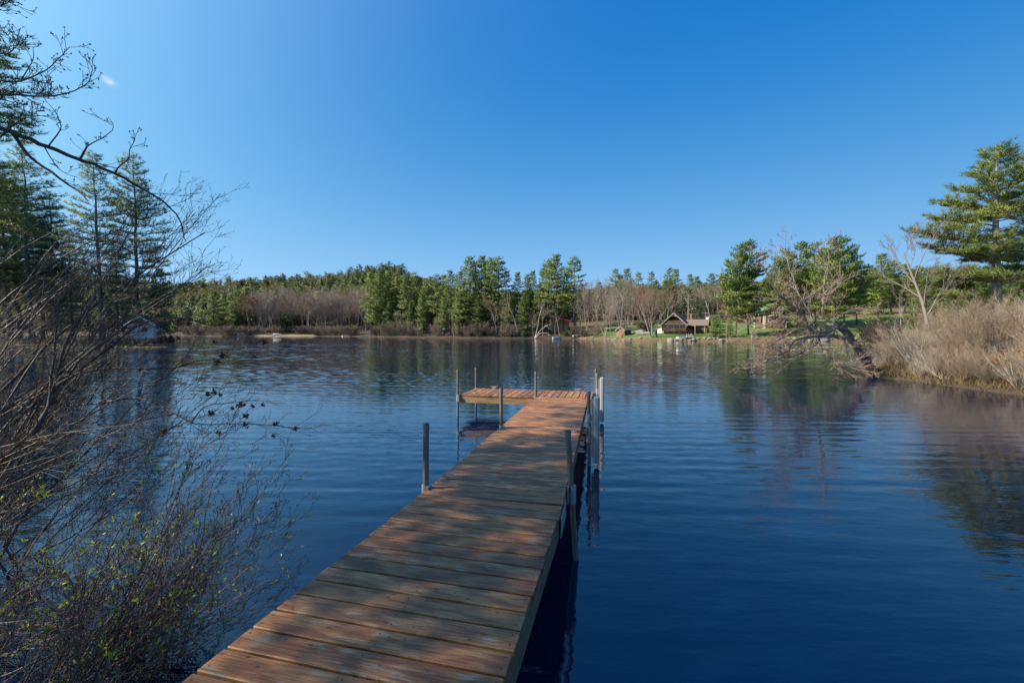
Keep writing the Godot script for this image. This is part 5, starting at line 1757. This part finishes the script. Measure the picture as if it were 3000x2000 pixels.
func plant_near_left() -> void:
	var grey := {"col": Color(0.045, 0.038, 0.038), "col2": Color(0.125, 0.11, 0.11), "dense": 6.5, "start": 0.2, "twig": 0.5, "sub": 3, "leafy": 0.0, "budded": 0.5, "bow": 0.16, "drift": Vector3(0.02, 0.02, 0)}
	var red: Dictionary = grey.merged({"col": Color(0.055, 0.032, 0.031), "col2": Color(0.125, 0.102, 0.1), "leafy": 0.065, "budded": 0.4, "dense": 6.0, "twig": 0.34, "drift": Vector3(0.04, 0.05, 0)}, true)
	var r := RandomNumberGenerator.new()
	r.seed = 31
	var s1 := left_shrub("tall arching leafless shrub sweeping up before the spit's pines", Vector3(-5.5, 0.2, -3.6), [
		[Vector3(0.35, 0, 0.45), Vector2(300, 680), Vector2(550, 790), Vector2(3.8, 5.2), 22, 0.018], [Vector3(0.35, 0, 0.45), Vector2(40, 620), Vector2(620, 980), Vector2(3.4, 5.2), 13, 0.014]], grey, 1)
	var s2 := left_shrub("spreading leafless shrub reaching level over the water with dark seed heads", Vector3(-5.2, 0.1, -3.9), [
		[Vector3(0.4, 0, 0.5), Vector2(250, 760), Vector2(950, 1200), Vector2(3.6, 5.0), 16, 0.014], [Vector3(0.4, 0, 0.5), Vector2(200, 720), Vector2(1080, 1420), Vector2(3.2, 4.6), 18, 0.011]], grey, 2)
	left_shrub("reddish twiggy shrub with fresh yellow-green leaves beside the dock", Vector3(-2.75, 0.0, -2.75), [
		[Vector3(0.25, 0, 0.2), Vector2(500, 860), Vector2(1230, 1560), Vector2(2.8, 3.7), 32, 0.0085], [Vector3(0.25, 0, 0.2), Vector2(480, 880), Vector2(1450, 1780), Vector2(2.6, 3.4), 34, 0.007], [Vector3(0.3, 0, 0.2), Vector2(120, 700), Vector2(1640, 1920), Vector2(2.3, 3.0), 26, 0.006]], red, 3)
	left_shrub("twiggy shrub in young leaf at the foot of the bank", Vector3(-3.7, 0.1, -2.9), [
		[Vector3(0.3, 0, 0.25), Vector2(20, 520), Vector2(1250, 1600), Vector2(2.7, 3.8), 20, 0.008], [Vector3(0.3, 0, 0.25), Vector2(0, 480), Vector2(1550, 1900), Vector2(2.4, 3.2), 26, 0.006]], red.merged({"leafy": 0.07}, true), 4)
	# long side limb that ends in seed heads
	var tips := PackedVector3Array()
	var o := {"levels": 1, "segs": [3, 2], "up": [0.03, 0.02], "wobble": 0.2, "taper": 0.8, "thin": 0.0015, "sides": [3, 3], "kids": [3], "from": [0.3], "ang": 0.6, "ratio": 0.5, "thick": 0.6, "col": Color(0.09, 0.075, 0.07), "col2": Color(0.15, 0.12, 0.11), "dense": 9.0, "start": 0.35, "twig": 0.3, "pull": Vector3(0.1, 0.15, 0)}
	var inv := s2.transform.affine_inverse()
	for path in [[[-90, 1200, 4.2], [0, 1195, 4.2], [160, 1190, 4.2], [300, 1180, 4.1], [410, 1165, 4.1], [490, 1200, 4.0], [570, 1240, 4.0], [700, 1242, 3.9], [800, 1245, 3.9], [868, 1258, 3.9]],
		[[410, 1166, 4.1], [470, 1110, 4.15], [530, 1060, 4.2], [565, 1010, 4.25], [580, 960, 4.3], [595, 900, 4.3]], [[500, 1085, 4.2], [560, 1060, 4.2], [640, 1050, 4.2], [700, 1030, 4.2], [770, 995, 4.2]], [[560, 1240, 4.0], [600, 1190, 4.0], [680, 1180, 4.0], [760, 1170, 4.0]]]:
		var mb := MB.new()
		limb_px(mb, r, path, inv, 0.012 if path[0][0] < 0 else 0.006, 0.0025, 6, Color(0.085, 0.07, 0.065), o, tips)
		part("limb", mb.mesh(M.twig), s2)
	for q in [[598, 895, 4.3], [628, 1000, 4.25], [745, 1045, 4.2], [652, 1040, 4.2], [635, 1060, 4.2], [628, 1148, 4.1], [608, 1155, 4.1], [645, 1155, 4.1], [705, 1185, 4.0], [740, 1190, 4.0], [680, 1195, 4.0], [770, 1185, 4.0], [618, 1210, 4.0], [808, 1242, 3.9], [867, 1255, 3.9], [800, 1276, 3.9], [718, 1245, 3.9], [720, 1218, 4.0], [640, 1268, 4.0], [775, 1003, 4.2], [305, 1180, 4.1], [495, 1218, 4.0], [150, 735, 4.6], [105, 755, 4.6], [300, 860, 4.5], [275, 875, 4.5], [500, 985, 4.2], [520, 990, 4.2]]:
		dried_cluster(s2, r, inv * at(q[0], q[1], q[2]), 0.036 * r.randf_range(0.7, 1.2), Color(0.055, 0.035, 0.028))
	dried_cluster(s2, r, inv * at(478, 1265, 3.9), 0.05, Color(0.22, 0.09, 0.03))
	# thick old stems low on the bank
	var th := thing("old_shrub_stems", "thick grey old stems slanting up from the bank", "shrub", Vector3(-5.0, 0.1, -3.3))
	var tinv := th.transform.affine_inverse()
	for path in [[[-160, 1420, 3.6], [0, 1270, 3.7], [90, 1190, 3.8], [200, 1110, 3.9], [330, 1010, 4.0], [420, 945, 4.1], [520, 930, 4.2], [600, 950, 4.3]], [[-160, 1500, 3.5], [20, 1330, 3.6], [120, 1240, 3.7], [190, 1010, 3.9], [260, 890, 4.0], [310, 800, 4.2], [350, 730, 4.3]],
		[[-150, 1300, 3.9], [60, 1170, 4.0], [200, 1100, 4.1], [330, 1080, 4.2], [480, 1080, 4.2], [560, 1065, 4.2]], [[-120, 1380, 3.5], [0, 1340, 3.5], [120, 1230, 3.6], [150, 1100, 3.8], [170, 920, 4.0], [200, 770, 4.2]], [[-130, 1250, 4.1], [0, 1150, 4.2], [150, 1000, 4.3], [300, 880, 4.5], [440, 780, 4.6], [600, 680, 4.7]]]:
		var mb := MB.new()
		limb_px(mb, r, path, tinv, 0.02, 0.005, 8, Color(0.10, 0.085, 0.082), o.merged({"dense": 5.0, "twig": 0.5}, true), tips)
		part("stem", mb.mesh(M.bark), th)
	overhanging_tree()
	# pines and a maple on the bank out of view: their crowns throw the broken shade on the walkway
	var so := {"tuft": 0.5, "gap": 0.33, "bare": 0.2, "lift": 0.05, "blades": 8, "wide": 0.17, "whorl": 0.85, "missing": 0.13}
	var sp := [pine(301, 17.0, 0.5, 3.5, so), pine(302, 17.0, 0.5, 3.6, so)]
	for q in [[-11.6, 3.2, 0, 1.0], [-11.0, 1.0, 1, 0.98], [-12.6, -0.8, 0, 1.04], [-11.2, -2.8, 1, 1.02], [-12.8, -6.2, 1, 1.1], [-5.0, -9.0, 1, 1.0], [1.5, -10.5, 0, 1.05], [-9.0, -12.0, 0, 1.1], [6.5, -8.5, 1, 1.0], [-1.5, -14.5, 0, 1.2]]:
		copy(sp[q[2]], "pine_tree", "pine on the near bank whose crown shades the walkway of the dock", "tree", Vector3(q[0], ground(q[0], q[1]), -q[1]), q[0], Vector3.ONE * q[3], "shading pines on the near bank")

func overhanging_tree() -> void:
	var r := RandomNumberGenerator.new()
	r.seed = 17
	var base := Vector3(-8.6, 0, -4.4)
	base.y = ground(base.x, 4.4)
	var root := thing("overhanging_tree", "leafless tree at the bank with a long dark limb drooping over the water", "tree", base)
	var inv := root.transform.affine_inverse()
	var tb := MB.new()
	tb.tube(PackedVector3Array([Vector3(0, -0.3, 0), Vector3(0.1, 2.0, 0), Vector3(0.3, 4.5, 0.1), Vector3(0.2, 8.0, 0.2), Vector3(0.5, 11.0, 0.1)]), PackedFloat32Array([0.2, 0.16, 0.14, 0.09, 0.03]), 10, Color(0.12, 0.1, 0.09), 0.06)
	part("trunk", tb.mesh(M.bark), root)
	var tips := PackedVector3Array()
	var o := {"levels": 1, "segs": [4, 3], "up": [0.05, 0.03], "wobble": 0.26, "taper": 0.75, "thin": 0.0022, "sides": [4, 3], "kids": [3], "from": [0.3], "ang": 0.75, "ratio": 0.55, "thick": 0.6, "col": Color(0.07, 0.055, 0.05), "col2": Color(0.12, 0.085, 0.075), "dense": 3.0, "start": 0.35, "twig": 0.5, "pull": Vector3(0.1, 0.1, 0)}
	var dark := Color(0.07, 0.056, 0.052)
	var none: Dictionary = o.merged({"dense": 1.2, "twig": 0.4}, true)
	var fine: Dictionary = o.merged({"dense": 8.0, "twig": 0.16, "start": 0.15}, true)
	var limbs := [
		[[[-640, 180, 4.6], [-300, 270, 4.7], [0, 375, 4.8], [60, 398, 4.8], [140, 430, 4.85], [220, 465, 4.9], [300, 492, 4.9], [390, 535, 5.0], [450, 570, 5.0], [500, 610, 5.0], [530, 655, 5.0], [543, 705, 5.0]], 0.036, 0.004, none],
		[[[35, 392, 4.8], [60, 425, 4.8], [90, 460, 4.75], [150, 505, 4.7], [200, 540, 4.7], [235, 565, 4.65], [257, 588, 4.6]], 0.02, 0.006, none],
		[[[140, 428, 4.85], [165, 395, 4.85], [178, 370, 4.8], [160, 325, 4.8], [132, 295, 4.8]], 0.008, 0.002, fine], [[[235, 465, 4.9], [245, 440, 4.9], [270, 418, 4.9], [305, 400, 4.9], [332, 372, 4.9], [315, 342, 4.9]], 0.009, 0.002, fine],
		[[[335, 508, 4.95], [350, 485, 4.95], [375, 465, 4.95], [378, 440, 4.95], [392, 410, 4.95], [390, 385, 4.95]], 0.009, 0.002, fine], [[[130, 432, 4.85], [160, 480, 4.85], [185, 505, 4.85], [230, 520, 4.85]], 0.006, 0.002, fine],
		[[[-560, 260, 4.5], [-200, 265, 4.5], [0, 276, 4.5], [60, 278, 4.5], [140, 281, 4.45], [215, 265, 4.4], [258, 238, 4.4], [269, 195, 4.4]], 0.012, 0.003, fine], [[[-560, 150, 4.6], [-200, 210, 4.6], [0, 236, 4.6], [60, 236, 4.6], [120, 212, 4.55], [165, 178, 4.5], [203, 137, 4.5]], 0.012, 0.003, fine],
		[[[60, 236, 4.6], [85, 195, 4.6], [97, 165, 4.6], [95, 135, 4.6]], 0.006, 0.002, fine], [[[-560, 100, 4.6], [-150, 150, 4.6], [0, 158, 4.6], [40, 142, 4.6], [56, 116, 4.6]], 0.01, 0.003, fine], [[[-560, 30, 4.6], [-150, 20, 4.6], [0, 14, 4.6], [30, 2, 4.6]], 0.01, 0.003, fine],
		[[[-560, 330, 4.5], [-200, 300, 4.5], [0, 290, 4.5], [60, 320, 4.5], [105, 333, 4.5]], 0.008, 0.002, fine], [[[-200, 560, 4.2], [0, 402, 4.3], [40, 365, 4.3], [80, 345, 4.3], [113, 339, 4.3]], 0.009, 0.003, fine], [[[140, 281, 4.45], [150, 250, 4.45], [143, 225, 4.45]], 0.005, 0.002, fine]]
	for l in limbs:
		var lb := MB.new()
		limb_px(lb, r, l[0], inv, l[1], l[2], 8, dark, l[3], tips)
		part("limb", lb.mesh(M.bark), root)
	var bd := MB.new()
	for p in tips:
		for k in 4:
			var e := (Vector3.UP + unit(r) * 1.2).normalized()
			var w := e.cross(unit(r)).normalized() * 0.006
			bd.face(p - w, p + w, p + e * 0.02, w.cross(e).normalized(), Color(0.11, 0.05, 0.045))
	part("buds", bd.mesh(M.leaf), root)

func _ready() -> void:
	make_sky()
	make_lake()
	make_water()
	make_ground()
	make_plant_materials()
	make_prototypes()
	make_dock()
	plant_far_shore()
	plant_hill()
	plant_spit()
	plant_right_bank()
	make_buildings()
	plant_near_left()
